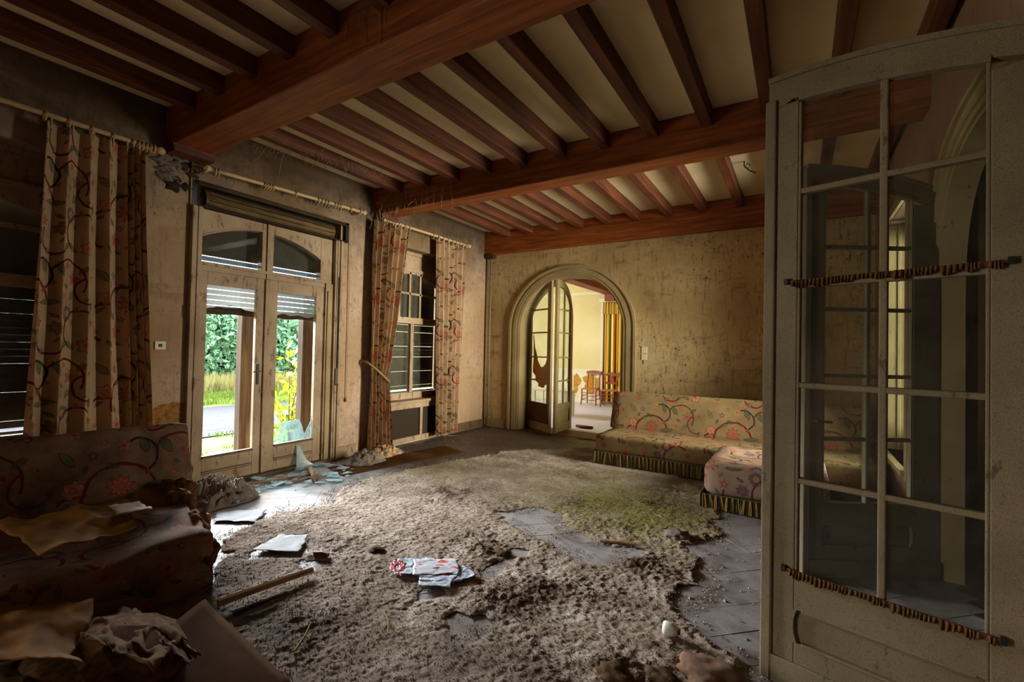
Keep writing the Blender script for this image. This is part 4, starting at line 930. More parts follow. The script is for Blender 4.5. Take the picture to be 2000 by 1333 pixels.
# ---------------------------------------------------------------- glazed arched leaves
def leaf_top(u): return 2.80 - .135 * max(0, (u - .05) / .85) ** 2.0 - .008 * u
def door_leaf(num, origin, d, n, glass='glass', W=.92, thick=.045, flip=1, mat='leaf_paint'):
    """u runs from the free edge to the hinge, n is the face towards the viewer"""
    fr = (origin, d, (0, 0, 1), n); lf = struct('door_%d' % num, origin); T2 = thick / 2
    def part(nm, bxs, m_=mat, bev=.004, par=None):
        b = MB(fr)
        for (a, c, e, f, g, h) in bxs: b.box((a, e, g), (c, f, h))
        return b.build(nm, m_, par or lf, bevel=bev, recalc=True)
    g0, g1, gm = .125, .735, .432
    part('stile', [(0, g0, .01, leaf_top(.06) - .13, -T2, T2)]); part('stile', [(g1, W, .01, leaf_top(.8) - .14, -T2, T2)])
    part('astragal', [(-.012, .036, .005, 2.70, -T2, T2 + .014)], mat, .008)
    us = [W * i / 18 for i in range(19)]
    b = MB(fr); b.band([(u, leaf_top(u)) for u in us], [(u, leaf_top(u) - (.115 if u > .1 else .14)) for u in us], -T2, T2); b.build('arched_rail', mat, lf, recalc=True)
    b = MB(fr); b.band([(u, leaf_top(u) + .010) for u in us], [(u, leaf_top(u) - .014) for u in us], -T2 - .004, T2 + .012); b.build('top_bead', mat, lf, recalc=True)
    ug = [g0 + (g1 - g0) * i / 10 for i in range(11)]
    b = MB(fr); b.band([(u, leaf_top(u) - .110) for u in ug], [(u, leaf_top(u) - .132) for u in ug], -.012, T2 + .006); b.build('glazing_bead', mat, lf, recalc=True)
    part('bottom_rail', [(g0, g1, .36, .505, -T2, T2), (g0, g1, .01, .215, -T2, T2)])
    part('panel', [(g0, g1, .20, .40, -.012, .004)])
    for (e, f) in ((.355, .367), (.208, .220)): part('panel_moulding', [(g0 + .03, g1 - .03, e, f, 0, T2 + .004)], mat, .003)
    # scalloped ends of the panel
    for (ue, sg) in ((g0, 1), (g1, -1)):
        vs_ = [.212 + .15 * i / 10 for i in range(11)]
        b = MB(fr); b.band([(ue - .004 * sg, v) for v in vs_], [(ue + sg * (.012 - .016 * math.sin(PI * i / 10)), v) for i, v in enumerate(vs_)], 0, T2); b.build('panel_scallop', mat, lf, recalc=True)
    part('plinth_board', [(.03, W, .005, .125, T2, T2 + .012)], mat, .003)
    part('glazing_bar', [(gm - .014, gm + .014, .50, leaf_top(gm) - .12, -T2 * .8, T2 * .9)], mat, .006)
    for v in (2.248, 1.82, 1.365, .935): part('glazing_bar', [(g0, g1, v - .013, v + .013, -T2 * .8, T2 * .85)], mat, .006)
    part('glazing_bead', [(g0, g0 + .012, .505, 2.66, -.012, T2 * .95), (g1 - .012, g1, .505, 2.58, -.012, T2 * .95)], mat, .004)
    vv = [.505, .935, 1.365, 1.82, 2.248]
    for i in range(5):
        for (a, c) in ((g0, gm), (gm, g1)):
            b = MB(fr)
            if i < 4: b.prism([(a, vv[i]), (c, vv[i]), (c, vv[i + 1]), (a, vv[i + 1])], -.004, 0)
            else:
                uu = [a + (c - a) * j / 5 for j in range(6)]; b.prism([(a, vv[4]), (c, vv[4])] + [(u, leaf_top(u) - .118) for u in reversed(uu)], -.004, 0)
            b.build('pane', glass, lf)
    return lf, fr, part
def ruffle(lf, fr, u0, u1, v0, v1, nm='ruffle'):
    b = MB(fr); n_ = int((u1 - u0) / .0022); rows = 4
    s = np.linspace(u0, u1, n_); w = np.linspace(0, 1, rows); S, Wd = np.meshgrid(s, w); base_ = np.interp(S, [u0, u1], [v0, v1])
    ph = S * 2 * PI / .0145 + 9 * (vnoise(S * 34, S * 0, 5) - .5)
    H = .030 * (.55 + .9 * vnoise(S * 70, S * 0, 8))
    Vv = base_ + .014 - Wd * H; Nn = .036 + .009 * np.sin(ph + Wd * 1.2) * (.45 + .6 * Wd); b.grid(S, Vv, Nn); b.build(nm, 'gauze_dark', lf, solid=.003)
    b = MB(fr); b.tube([(u0 - .02, v0 + .008, .030), (u1 + .02, v1 + .008, .030)], .0055, 6); b.build('rail', 'brass', lf)
    for (u, v) in ((u0 - .02, v0), (u1 + .02, v1)):
        b = MB(fr); b.box((u - .008, v - .004, .02), (u + .008, v + .022, .042)); b.build('rail_socket', 'black', lf)
D1 = np.array([1, -.258, 0]); D1 /= np.linalg.norm(D1); N1 = np.array([-.258, -1, 0]); N1 /= np.linalg.norm(N1)
l1, f1, p1 = door_leaf(2, (-0.125, 2.51, 0), tuple(D1), tuple(N1))
ruffle(l1, f1, .105, .765, 1.826, 1.838); ruffle(l1, f1, .105, .75, .525, .515)
D2 = np.array([.849, .526, 0]); N2 = np.array([.526, -.849, 0])
o2 = np.array([.806, 4.226, 0]) - D2 * .92
l2, f2, p2 = door_leaf(3, tuple(o2), tuple(D2), tuple(N2))
b = MB(f2); b.tube([(.06, 1.06, .02), (.06, 1.06, .06), (.16, 1.055, .062)], .009, 7); b.build('handle', 'brass', l2)
# leaves of the far arch: one hinged on the left jamb, the other folded back from it
def far_leaf(num, a, c, curve, mullion=True):
    a = np.array(a + (0,)); c = np.array(c + (0,)); W = np.linalg.norm(c - a); d = (c - a) / W; n = np.array([d[1], -d[0], 0])
    fr = (tuple(a), tuple(d), (0, 0, 1), tuple(n)); lf = struct('door_%d' % num, tuple(a)); T2 = .022
    top = lambda u: curve(u / W)
    def part(nm, bxs, m_='casing', bev=.003):
        b = MB(fr)
        for (q0, q1, e, f, g, h) in bxs: b.box((q0, e, g), (q1, f, h))
        return b.build(nm, m_, lf, bevel=bev, recalc=True)
    sx, sy = .14 * W, .86 * W; m = .5 * W; us = [W * i / 20 for i in range(21)]
    for (q0, q1) in ((0, sx), (sy, W)):
        uu = [q0 + (q1 - q0) * i / 6 for i in range(7)]
        b = MB(fr); b.prism([(q0, .01), (q1, .01)] + [(u, top(u)) for u in reversed(uu)], -T2, T2); b.build('stile', 'casing', lf, recalc=True)
    ug = [sx + (sy - sx) * i / 12 for i in range(13)]
    b = MB(fr); b.band([(u, top(u)) for u in ug], [(u, top(u) - .12) for u in ug], -T2, T2); b.build('arched_rail', 'casing', lf, recalc=True)
    part('bottom_rail', [(sx, sy, .40, .52, -T2, T2), (sx, sy, .01, .17, -T2, T2)]); part('panel', [(sx, sy, .16, .41, -.012, .004)]); part('panel_moulding', [(sx + .03, sy - .03, .19, .38, .0, .012)])
    for v in (2.248, 1.82, 1.365, .935): part('glazing_bar', [(sx, sy, v - .013, v + .013, -.016, .018)], 'casing')
    if mullion: part('glazing_bar', [(m - .012, m + .012, .52, top(m) - .1, -.016, .018)])
    vv = [.52, .935, 1.365, 1.82, 2.248]
    for i in range(5):
        for (q0, q1) in ((sx, m), (m, sy)):
            b = MB(fr)
            if i < 4: b.prism([(q0, vv[i]), (q1, vv[i]), (q1, vv[i + 1]), (q0, vv[i + 1])], -.003, 0)
            else:
                uu = [q0 + (q1 - q0) * j / 6 for j in range(7)]; b.prism([(q0, vv[4]), (q1, vv[4])] + [(u, max(vv[4] + .01, top(u) - .11)) for u in reversed(uu)], -.003, 0)
            b.build('pane', 'glass', lf)
    return lf, fr, W
cl = lambda s: 1.88 + .90 * math.sqrt(max(0, 1 - (1 - min(1, s)) ** 2)) if s < 1 else 2.78
l4, f4, W4 = far_leaf(4, (-4.46, 7.78), (-3.77, 7.42), cl, False)
l5, f5, W5 = far_leaf(5, (-3.71, 7.45), (-3.715, 8.16), lambda s: 1.9 + .88 * math.sqrt(max(0, 1 - .92 * s ** 3.2)))
# gauze hung on the panes of the left one
def swag(U, V):
    x = .12 + .62 * U; sag = 4 * (U - .5) ** 2
    top = 1.80 - .62 * (1 - sag) * (1 - .15 * V); z = top - V * (.66 - .18 * (1 - sag))
    w = -.040 - .012 * np.sin(U * 40 + 3 * V) * (.5 + V)
    return x, z, w
u_ = np.linspace(0, 1, 50); v_ = np.linspace(0, 1, 16); U, V = np.meshgrid(u_, v_); sx_, sz_, sw_ = swag(U, V)
b = MB(f4); b.grid(sx_, sz_, sw_ * -1 * -1); b.build('gauze_swag', 'gauze', l4, smooth=True, solid=.002)
U, V = np.meshgrid(np.linspace(0, 1, 60), np.linspace(0, 1, 8))
b = MB(f4); b.grid(.14 + .56 * U + (U - .5) * .1 * V, .525 - .36 * V, .032 + .008 * np.sin(U * 90)); b.build('lace_skirt', 'gauze_brown', l4, smooth=True, solid=.002)
# ---------------------------------------------------------------- fittings
sw = thing('socket_plate', (-2.10, YF, 1.47), 'double cream wall switch, two plates stacked, right of the arch', 'switch')
for k, z in enumerate((1.42, 1.53)):
    b = MB(FW); b.box((-2.145, z - .05, 0), (-2.055, z + .05, .012)); pl_ = b.build('plate', 'switch', sw, bevel=.004)
    b = MB(FW); b.box((-2.118, z - .025, .012), (-2.082, z + .025, .02)); b.build('rocker', 'paint', pl_, bevel=.004)
so = thing('wall_socket', (XL, 1.98, 1.46), 'small square cream socket on the stained wall left of the French door', 'socket')
b = MB(LW); b.box((1.935, 1.425, 0), (2.025, 1.505, .014)); b.build('plate', 'switch', so, bevel=.004)
b = MB(LW); b.box((1.965, 1.45, .014), (1.995, 1.48, .018)); b.build('socket_hole', 'black', so, bevel=.003)
pp = thing('corner_pipe', (-5.12, 7.33, 0), 'pair of cream painted heating pipes rising in the far left corner', 'pipe')
for dx in (0, .075):
    b = MB(); b.tube([(-5.15 + dx, YF - .06, 0.02), (-5.15 + dx, YF - .06, 3.3)], .017, 8); b.build('pipe', 'pipe', pp, smooth=True)
pc = thing('pull_cord', (XL + .03, 4.13, 0.8), 'thin pull cord with a wooden knob hanging right of the French door', 'cord')
b = MB(); b.tube([(XL + .03, 4.12, 3.1), (XL + .03, 4.13, 2.0), (XL + .028, 4.13, .80)], .006, 6); b.build('cord', 'rod', pc)
b = MB(); b.lathe((XL + .03, 4.13, .74), [(.003, 0), (.016, .01), (.02, .03), (.012, .05), (.006, .07)], 10); b.build('knob', 'rod', pc, smooth=True)
b = MB(); b.tube([(-.56, 5.94, 3.75), (-.56, 5.94, 3.69), (-.53, 5.94, 3.66), (-.50, 5.94, 3.69), (-.53, 5.95, 3.72), (-.55, 5.95, 3.68), (-.50, 5.96, 3.63), (-.44, 5.97, 3.60)], .007, 6)
tag(b.build('ceiling_hook', 'black'), 'bent black wire hook in the ceiling near the top of the glazed leaf', 'hook')
# cobwebs and hanging threads
def web(name, label, anchors, n, drop, seed):
    rr = random.Random(seed); b = MB()
    for i in range(n):
        a = anchors[rr.randrange(len(anchors) - 1)]; k = anchors[anchors.index(a) + 1]; f = rr.random()
        p = [a[j] + (k[j] - a[j]) * f for j in range(3)]; L = drop * rr.uniform(.25, 1)
        b.tube([p, (p[0] + rr.uniform(-.02, .02), p[1] + rr.uniform(-.02, .02), p[2] - L * .5), (p[0] + rr.uniform(-.03, .03), p[1] + rr.uniform(-.03, .03), p[2] - L)], .0022, 4)
    for i in range(n // 5):
        a = anchors[0]; k = anchors[-1]; q1 = [a[j] + (k[j] - a[j]) * rr.random() + rr.uniform(-.05, .05) for j in range(3)]; q2 = [q1[0] + rr.uniform(-.2, .2), q1[1] + rr.uniform(-.15, .15), q1[2] - rr.uniform(.05, .25)]
        b.tube([q1, [(q1[j] + q2[j]) / 2 + (0, 0, -.04)[j] for j in range(3)], q2], .0025, 4)
    tag(b.build(name, 'web'), label, 'cobweb')
web('cobweb', 'dusty cobweb threads hanging from the middle beam near the left wall', [(-5.05, 4.50, 3.62), (-4.4, 4.50, 3.60), (-3.7, 4.50, 3.58)], 60, .34, 1)
web('cobweb', 'dusty cobweb strands between rod and beam end left of the far window', [(-5.1, 4.25, 3.35), (-4.95, 4.40, 3.36), (-4.9, 4.55, 3.34)], 16, .25, 2)
web('cobweb', 'long threads of cobweb on the near beam, upper left', [(-2.65, 1.96, 3.65), (-2.3, 1.96, 3.66), (-2.15, 1.96, 3.6)], 7, .34, 3)
web('cobweb', 'grey cobweb curtain along the joists above the French door', [(-4.9, 2.6, 3.6), (-4.55, 3.2, 3.6), (-4.2, 3.8, 3.6)], 50, .12, 4)

# ---------------------------------------------------------------- far room: chairs, striped curtain
def far_chair(loc, rz, kind, label):
    t = thing('dining_chair', loc, label, 'chair'); 
    def pt(b, nm, mat='chair', **k):
        c_, s_ = math.cos(rz), math.sin(rz); b.v = [(loc[0] + c_ * p[0] - s_ * p[1], loc[1] + s_ * p[0] + c_ * p[1], loc[2] + p[2]) for p in b.v]
        return b.build(nm, mat, t, **k)
    hw, dp, sh = .20, .40, .46
    b = MB(); b.prism([(-hw - .02, -dp / 2 - .02), (hw + .02, -dp / 2 - .02), (hw - .02, dp / 2), (-hw + .02, dp / 2)], sh - .035, sh); pt(b, 'seat', 'cane', bevel=.01)
    for sx in (-1, 1):
        b = MB(); b.tube([(sx * (hw + .015), -dp / 2 - .03, 0), (sx * hw, -dp / 2, sh * .5), (sx * hw, -dp / 2, sh - .02)], [.016, .021, .021], 8); pt(b, 'front_leg', smooth=True)
        b = MB()
        if kind == 0: b.tube([(sx * (hw - .01), dp / 2 + .07, 0), (sx * (hw - .02), dp / 2, sh), (sx * (hw - .03), dp / 2 + .03, .72), (sx * (hw - .03), dp / 2 + .06, .92)], [.017, .02, .019, .017], 8)
        else: b.tube([(sx * (hw - .01), dp / 2 + .07, 0), (sx * (hw - .03), dp / 2, sh), (sx * (hw - .05), dp / 2 + .03, .64), (sx * (hw - .005), dp / 2 + .05, .82), (sx * (hw + .01), dp / 2 + .06, .92)], [.016, .018, .015, .016, .018], 8)
        pt(b, 'back_leg', smooth=True)
        for z in (.16, .27):
            b = MB(); b.tube([(sx * hw, -dp / 2, z), (sx * (hw - .015), dp / 2 + .03, z)], .010, 6); pt(b, 'stretcher')
    for z in (.14, .25, .34):
        b = MB(); b.tube([(-hw, -dp / 2, z), (hw, -dp / 2, z)], .011, 6); pt(b, 'stretcher')
    if kind == 0:
        n_ = 10; us = [-hw - .015 + (2 * hw + .03) * i / n_ for i in range(n_ + 1)]
        b = MB(); b.band([(u, .945 - .05 * (u / hw) ** 2 * .5) for u in us], [(u, .86 - .02 * (u / hw) ** 2) for u in us], -(dp / 2 + .075), -(dp / 2 + .03)); b.v = [(p[0], -p[2], p[1]) for p in b.v]; pt(b, 'top_rail', recalc=True)
    else:
        us = [-hw - .01 + (2 * hw + .02) * i / 10 for i in range(11)]
        b = MB(); b.band([(u, .90 + .025 * math.cos(u / hw * 4)) for u in us], [(u, .83 + .02 * math.cos(u / hw * 4)) for u in us], -(dp / 2 + .07), -(dp / 2 + .04)); b.v = [(p[0], -p[2], p[1]) for p in b.v]; pt(b, 'top_rail', recalc=True)
        us = [-hw + .045 + (2 * hw - .09) * i / 8 for i in range(9)]
        b = MB(); b.band([(u, .645) for u in us], [(u, .60) for u in us], -(dp / 2 + .045), -(dp / 2 + .02)); b.v = [(p[0], -p[2], p[1]) for p in b.v]; pt(b, 'back_rail', recalc=True)
        b = MB(); b.prism([(-.035, .64), (.035, .64), (.05, .74), (.03, .84), (-.03, .84), (-.05, .74)], -(dp / 2 + .055), -(dp / 2 + .03)); b.v = [(p[0], -p[2], p[1]) for p in b.v]; pt(b, 'splat')
    return t
far_chair((-4.92, 12.16, 0), .08, 0, 'wooden dining chair with an open square back, left of the striped curtain')
far_chair((-4.34, 12.06, 0), .22, 1, 'wooden dining chair with a flared back and splat, against the striped curtain')
fr_ = struct('window_3', (-4.1, Y2, 0))
def wp(nm, bxs, m_='white_far'):
    b = MB()
    for (x0, x1, z0, z1, y0, y1) in bxs: b.box((x0, Y2 - y1, z0), (x1, Y2 - y0, z1))
    return b.build(nm, m_, fr_, bevel=.004)
wp('frame', [(-4.80, -4.72, 0, 2.98, 0, .06), (-3.42, -3.34, 0, 2.98, 0, .06)]); wp('pelmet', [(-4.84, -3.30, 2.88, 2.99, 0, .12), (-4.86, -3.28, 2.97, 3.0, 0, .15)])
def stripe_curtain(x0, x1, z1, label, seed, mb=None):
    t = thing('striped_curtain', ((x0 + x1) / 2, Y2 - .1, 0.05), label, 'curtain')
    U, V = np.meshgrid(np.linspace(0, 1, 120), np.linspace(0, 1, 30))
    X = x0 + (x1 - x0) * U; Z = z1 - (z1 - .06) * V; Yc = Y2 - .1 + .035 * np.sin(U * 2 * PI * 7 + .6 * np.sin(V * 3 + seed)) * (.5 + .5 * V)
    b = MB(); b.grid(X, Yc, Z, U * 1.4, V * 2.6); b.build('cloth', 'stripe', t, smooth=True)
    b = MB(); n_ = 120; S, W = np.meshgrid(np.linspace(0, 1, n_), np.linspace(0, 1, 5))
    b.grid(x0 + (x1 - x0) * S, Y2 - .155 + .012 * np.sin(S * 90), z1 + .01 - .34 * W, S * 3.2, W); vb = b.build('valance', 'stripe', t, smooth=True, solid=.003)
    b = MB(); b.tube([(x0, Y2 - .17, z1 - .29), ((x0 + x1) / 2, Y2 - .17, z1 - .30), (x1, Y2 - .17, z1 - .29)], .012, 6); b.build('valance_braid', 'green', vb)
stripe_curtain(-4.70, -3.45, 2.87, 'tall yellow, green and orange striped curtain in the bright room beyond the arch', 1)
b = MB(); pts = [(-3.52 + .16 * math.cos(a_) * (1 + .3 * math.sin(3 * a_)), 8.36 + .07 * math.sin(a_)) for a_ in [2 * PI * i / 14 for i in range(14)]]
b.prism(pts, .004, .05); tag(b.build('dark_red_scrap', 'red', bevel=.01), 'dark red scrap lying on the pale boards just beyond the arch', 'scrap')
tb = thing('low_table', (-4.75, 9.6, 0), 'low white table seen through the panes of the folded leaf', 'table')
b = MB(); b.box((-5.25, 9.35, .56), (-4.35, 9.85, .60)); b.build('table_top', 'white_far', tb, bevel=.005)
for sx in (-5.2, -4.4):
    for sy in (9.4, 9.8):
        b = MB(); b.box((sx - .025, sy - .025, 0), (sx + .025, sy + .025, .56)); b.build('leg', 'white_far', tb)

# ---------------------------------------------------------------- carpet
outline = [fl(*p) for p in ((640, 985), (700, 938), (800, 917), (905, 897), (1000, 882), (1160, 878), (1230, 880), (1380, 960), (1402, 1008), (1392, 1045), (1352, 1062), (1352, 1078), (1368, 1085), (1362, 1115), (1338, 1145),
                            (1318, 1195), (1345, 1225), (1392, 1262), (1440, 1290), (1470, 1400), (1000, 1600), (650, 1420), (520, 1330), (440, 1260), (360, 1200), (430, 1120), (436, 1062), (470, 1040), (560, 1000))]
holes = [[fl(*p) for p in H_] for H_ in (
    ((958, 1000), (1045, 990), (1085, 1005), (1120, 1035), (1175, 1060), (1250, 1078), (1235, 1100), (1195, 1112), (1150, 1108), (1110, 1085), (1070, 1070), (1030, 1040), (985, 1020)),
    ((935, 1128), (950, 1100), (1000, 1075), (1042, 1076), (1010, 1098), (975, 1135), (940, 1140)),
    ((762, 1195), (790, 1180), (822, 1155), (852, 1150), (856, 1166), (825, 1180), (800, 1204), (770, 1206)),
    ((880, 1252), (885, 1195), (925, 1198), (955, 1196), (973, 1215), (960, 1240), (925, 1264), (890, 1262)),
    ((1330, 1068), (1370, 1064), (1372, 1080), (1335, 1080)), ((590, 1098), (650, 1096), (655, 1110), (600, 1114)), ((470, 1085), (560, 1055), (604, 1058), (590, 1088), (520, 1096)))]
st = 0.009
gx = np.arange(-4.35, 0.05, st); gy = np.arange(0.75, 7.25, st)
GX, GY = np.meshgrid(gx, gy)
edge_n = (fbm(GX * 5, GY * 5, 5, 3, .62) - .5) * .30
D = sdpoly(GX, GY, outline) + edge_n
HD = np.full(GX.shape, 9.0)
for H_ in holes: HD = np.minimum(HD, sdpoly(GX, GY, H_) + edge_n * .8 + .02)
worn = fbm(GX * 1.7 + 5, GY * 1.7, 5, 12)
D2_ = np.maximum(D, -HD)
thin = np.clip((-D2_) / .06, 0, 1)
pile = fbm(GX * 55, GY * 55, 2, 21, .7); nub = np.clip(fbm(GX * 26, GY * 26, 3, 27, .7) * 2.6 - .95, 0, 1); mid_ = fbm(GX * 6.5, GY * 6.5, 5, 31, .6); big = fbm(GX * 1.4, GY * 1.4, 4, 41)
clump = np.zeros(GX.shape)
for (px, py, r, h) in ((885, 965, .30, .06), (850, 962, .2, .04), (950, 1080, .10, .05), (975, 1000, .25, .03), (1130, 985, .3, .03), (1265, 990, .22, .04), (1190, 1045, .3, .035), (1290, 960, .3, .03), (980, 1180, .28, .05), (1040, 1150, .3, .04),
                       (930, 1060, .3, .03), (860, 1080, .14, .03), (660, 1070, .16, .05), (1250, 1105, .24, .05), (1320, 1120, .2, .04), (1150, 1160, .3, .035), (1080, 1280, .2, .04), (1200, 1320, .25, .06), (1290, 1290, .2, .05), (1010, 1060, .2, .03), (1060, 1120, .25, .03),
                       (1390, 1030, .1, .05), (1330, 1230, .14, .05), (1150, 940, .5, .02), (720, 1130, .2, .02), (600, 1230, .3, .03), (760, 1140, .1, .03)):
    cx, cy = fl(px, py); rr_ = np.hypot(GX - cx, GY - cy) / r
    clump = np.maximum(clump, np.exp(-rr_ ** 2 * 1.6) * h / .06)
cl_ = clump * np.clip(mid_ * 3.2 - 1.0, 0, 1.6)
edge_curl = np.exp(-((-D2_ - .03) / .03) ** 2) * .010 * np.clip(mid_ * 3 - .8, 0, 1.5) * (D > -.12)
Zc = .004 + thin * (.006 + .008 * (pile - .35) + .0045 * nub + .006 * np.clip(mid_ - .42, 0, 1) + .006 * (big - .4)) + .020 * cl_ * (.4 + .7 * nub + .4 * pile) + edge_curl
ridge = 1 - np.abs(2 * fbm(GX * 2.3 + 9, GY * 2.3 + GX * 1.2, 4, 55) - 1); Zc += thin * .012 * np.clip(ridge - .9, 0, 1) * 3
Zc = np.maximum(Zc, .0035)
keep = (D2_ < 0)
idx = -np.ones(GX.shape, int); r_, c_ = GX.shape
qk = keep[:-1, :-1] & keep[1:, :-1] & keep[:-1, 1:] & keep[1:, 1:]
use = np.zeros(GX.shape, bool); use[:-1, :-1] |= qk; use[1:, :-1] |= qk; use[:-1, 1:] |= qk; use[1:, 1:] |= qk
idx[use] = np.arange(use.sum())
ii, jj = np.nonzero(qk)
F = np.stack([idx[ii, jj], idx[ii, jj + 1], idx[ii + 1, jj + 1], idx[ii + 1, jj]], 1)
co = np.stack([GX[use], GY[use], Zc[use]], 1)
co[:, 0] += (pile[use] - .5) * .012; co[:, 1] += (mid_[use] - .5) * .012
moss = np.clip(np.clip((GX + 2.9) / 1.3, 0, 1) * np.clip((GY - 2.9) / 1.0, 0, 1) * np.clip((6.2 - GY) / 1.2, 0, 1) * (.25 + 1.5 * np.clip(fbm(GX * 1.8, GY * 1.8, 4, 77) - .3, 0, 1)) + .9 * np.exp(-((GX + 4.0) ** 2 / .5 + (GY - 4.4) ** 2 / .35)) * mid_, 0, 1)
damp_vignette = np.clip((2.15 - GY) / .9 + (fbm(GX * 2.2, GY * 2.2, 4, 66) - .5) * 1.6, 0, 1) * .9  # darker towards the camera: damp stains plus a vignette put into the colour
def fast_mesh(name, co, F, mat, attrs=None, smooth=True):
    me = bpy.data.meshes.new(name); n = len(co); k = F.shape[1]
    me.vertices.add(n); me.vertices.foreach_set('co', co.astype(np.float32).ravel()); me.loops.add(F.size); me.loops.foreach_set('vertex_index', F.astype(np.int32).ravel())
    me.polygons.add(len(F)); me.polygons.foreach_set('loop_start', np.arange(0, F.size, k, dtype=np.int32)); me.polygons.foreach_set('loop_total', np.full(len(F), k, np.int32))
    if smooth: me.polygons.foreach_set('use_smooth', np.ones(len(F), bool))
    me.update(calc_edges=True); me.materials.append(M[mat])
    for a, v in (attrs or {}).items():
        at = me.attributes.new(a, 'FLOAT', 'POINT'); at.data.foreach_set('value', v.astype(np.float32))
    o = bpy.data.objects.new(name, me); COL.objects.link(o); return o
cp = fast_mesh('carpet', co, F, 'carpet', {'moss': moss[use], 'clump': np.clip(cl_, 0, 1)[use], 'damp_vignette': damp_vignette[use]})
tag(cp, 'large rotten carpet, matted and mossy, with holes worn through to the boards', 'carpet')
# loose pile standing on it
NT_ = 70000; pick = RNG.choice(len(co), NT_, p=(lambda w: w / w.sum())((.35 + np.clip(cl_[use], 0, 1) * 2.0 + nub[use] * 1.2) / (.6 + (co[:, 0] ** 2 + co[:, 1] ** 2) * .04)))
nearE = np.nonzero((D2_ > 0) & (D2_ < .13) & (fbm(GX * 9, GY * 9, 3, 91) > .45)); ne = RNG.choice(len(nearE[0]), 9000)
exP = np.c_[GX[nearE][ne], GY[nearE][ne], np.full(9000, .003)]
P0 = co[pick] + np.c_[RNG.uniform(-.006, .006, (NT_, 2)), np.full(NT_, -.003)]
P0[:9000] = exP; az = RNG.uniform(0, 2 * PI, NT_); el = RNG.uniform(.05, .9, NT_); Ls = RNG.uniform(.006, .015, NT_); w_ = RNG.uniform(.0015, .0034, NT_)
dv = np.c_[np.cos(az) * np.cos(el), np.sin(az) * np.cos(el), np.sin(el)] * Ls[:, None]; sd = np.c_[-np.sin(az), np.cos(az), np.zeros(NT_)] * w_[:, None]
mid3 = P0 + dv * .6 + np.c_[np.zeros((NT_, 2)), Ls * .25]; tip = P0 + dv
VV = np.concatenate([P0 - sd, P0 + sd, mid3 + sd * .8, mid3 - sd * .8, tip], 0); i_ = np.arange(NT_)
FF = np.concatenate([np.stack([i_, i_ + NT_, i_ + 2 * NT_, i_ + 3 * NT_], 1)], 0)
tf = fast_mesh('loose_pile', VV[:4 * NT_], FF, 'carpet', {'moss': np.tile(moss[use][pick], 4), 'clump': np.tile(np.clip(cl_[use][pick], 0, 1), 4), 'damp_vignette': np.tile(damp_vignette[use][pick], 4)}, False)
tf.parent = cp; tf['kind'] = 'stuff'

# ---------------------------------------------------------------- litter on the floor
def ground_sheet(name, mat, label, cat, poly, z0, bump, seed, group=None, curl=0.0, res=22, uvrot=0.0):
    c_ = [np.array(p) for p in poly]
    u = np.linspace(0, 1, res); U, V = np.meshgrid(u, u)
    P = [(1 - U) * (1 - V) * c_[0][k] + U * (1 - V) * c_[1][k] + U * V * c_[2][k] + (1 - U) * V * c_[3][k] for k in range(2)]
    jx = .035 * (fbm(U * 6 + seed, V * 6, 3, seed) - .5); P[0] = P[0] + jx; P[1] = P[1] + .035 * (fbm(U * 6, V * 6 + seed, 3, seed + 1) - .5)
    Z = z0 + bump * (1 - np.abs(2 * fbm(U * 3 + seed, V * 3, 4, seed) - 1)) + curl * np.clip(np.abs(U - .5) * 2 - .6, 0, 1) ** 2
    b = MB(); b.grid(P[0], P[1], Z, U, V); o = b.build(name, mat, smooth=True, solid=.002); return tag(o, label, cat, group)
# newspaper and magazine
nw = thing('newspaper', fl(830, 1115) + (0.03,), 'crumpled newspaper with a red printed page lying on the carpet, centre of the floor', 'newspaper')
def news_page(nm, mat, pix, z0, bump, seed):
    o = ground_sheet(nm, mat, 'x', 'x', [fl(*p, z0 + .01) for p in pix], z0, bump, seed); del o['label']; del o['category']
    o.parent = nw; o.matrix_parent_inverse = Matrix.Translation([-v for v in nw.location]); return o
news_page('page', 'news', [(770, 1122), (840, 1126), (846, 1090), (778, 1093)], .028, .014, 3)
news_page('page', 'mag', [(806, 1124), (896, 1122), (896, 1092), (808, 1094)], .036, .012, 5)
news_page('page', 'news', [(816, 1143), (880, 1147), (892, 1122), (822, 1122)], .030, .012, 7)
news_page('page', 'news', [(880, 1140), (934, 1124), (905, 1104), (884, 1116)], .026, .014, 9)
news_page('page', 'mag_red', [(760, 1112), (784, 1127), (792, 1100), (770, 1092)], .024, .020, 12)
ground_sheet('paper_sheet', 'white_paper', 'pale wet paper sheet torn across, lying on the carpet in front of the ruined sofa', 'paper', [fl(492, 1082), fl(585, 1086), fl(600, 1052), fl(545, 1052)], .020, .008, 15)
ground_sheet('paper_sheet', 'white_paper', 'pale bluish paper lying on the boards next to the ruined sofa end', 'paper', [fl(420, 1022), fl(500, 1024), fl(520, 1000), fl(424, 1004)], .010, .010, 18)
ground_sheet('paper_sheet', 'white_paper', 'crumpled white paper against the heap of rags left of the French door', 'paper', [fl(428, 988), fl(468, 992), fl(478, 962), fl(440, 960)], .015, .03, 20)
ground_sheet('plaster_sheet', 'board', 'loose thin board lying on the floor below the tied curtain', 'board', [fl(668, 931), fl(905, 884), fl(870, 872), fl(640, 915)], .006, .002, 23)
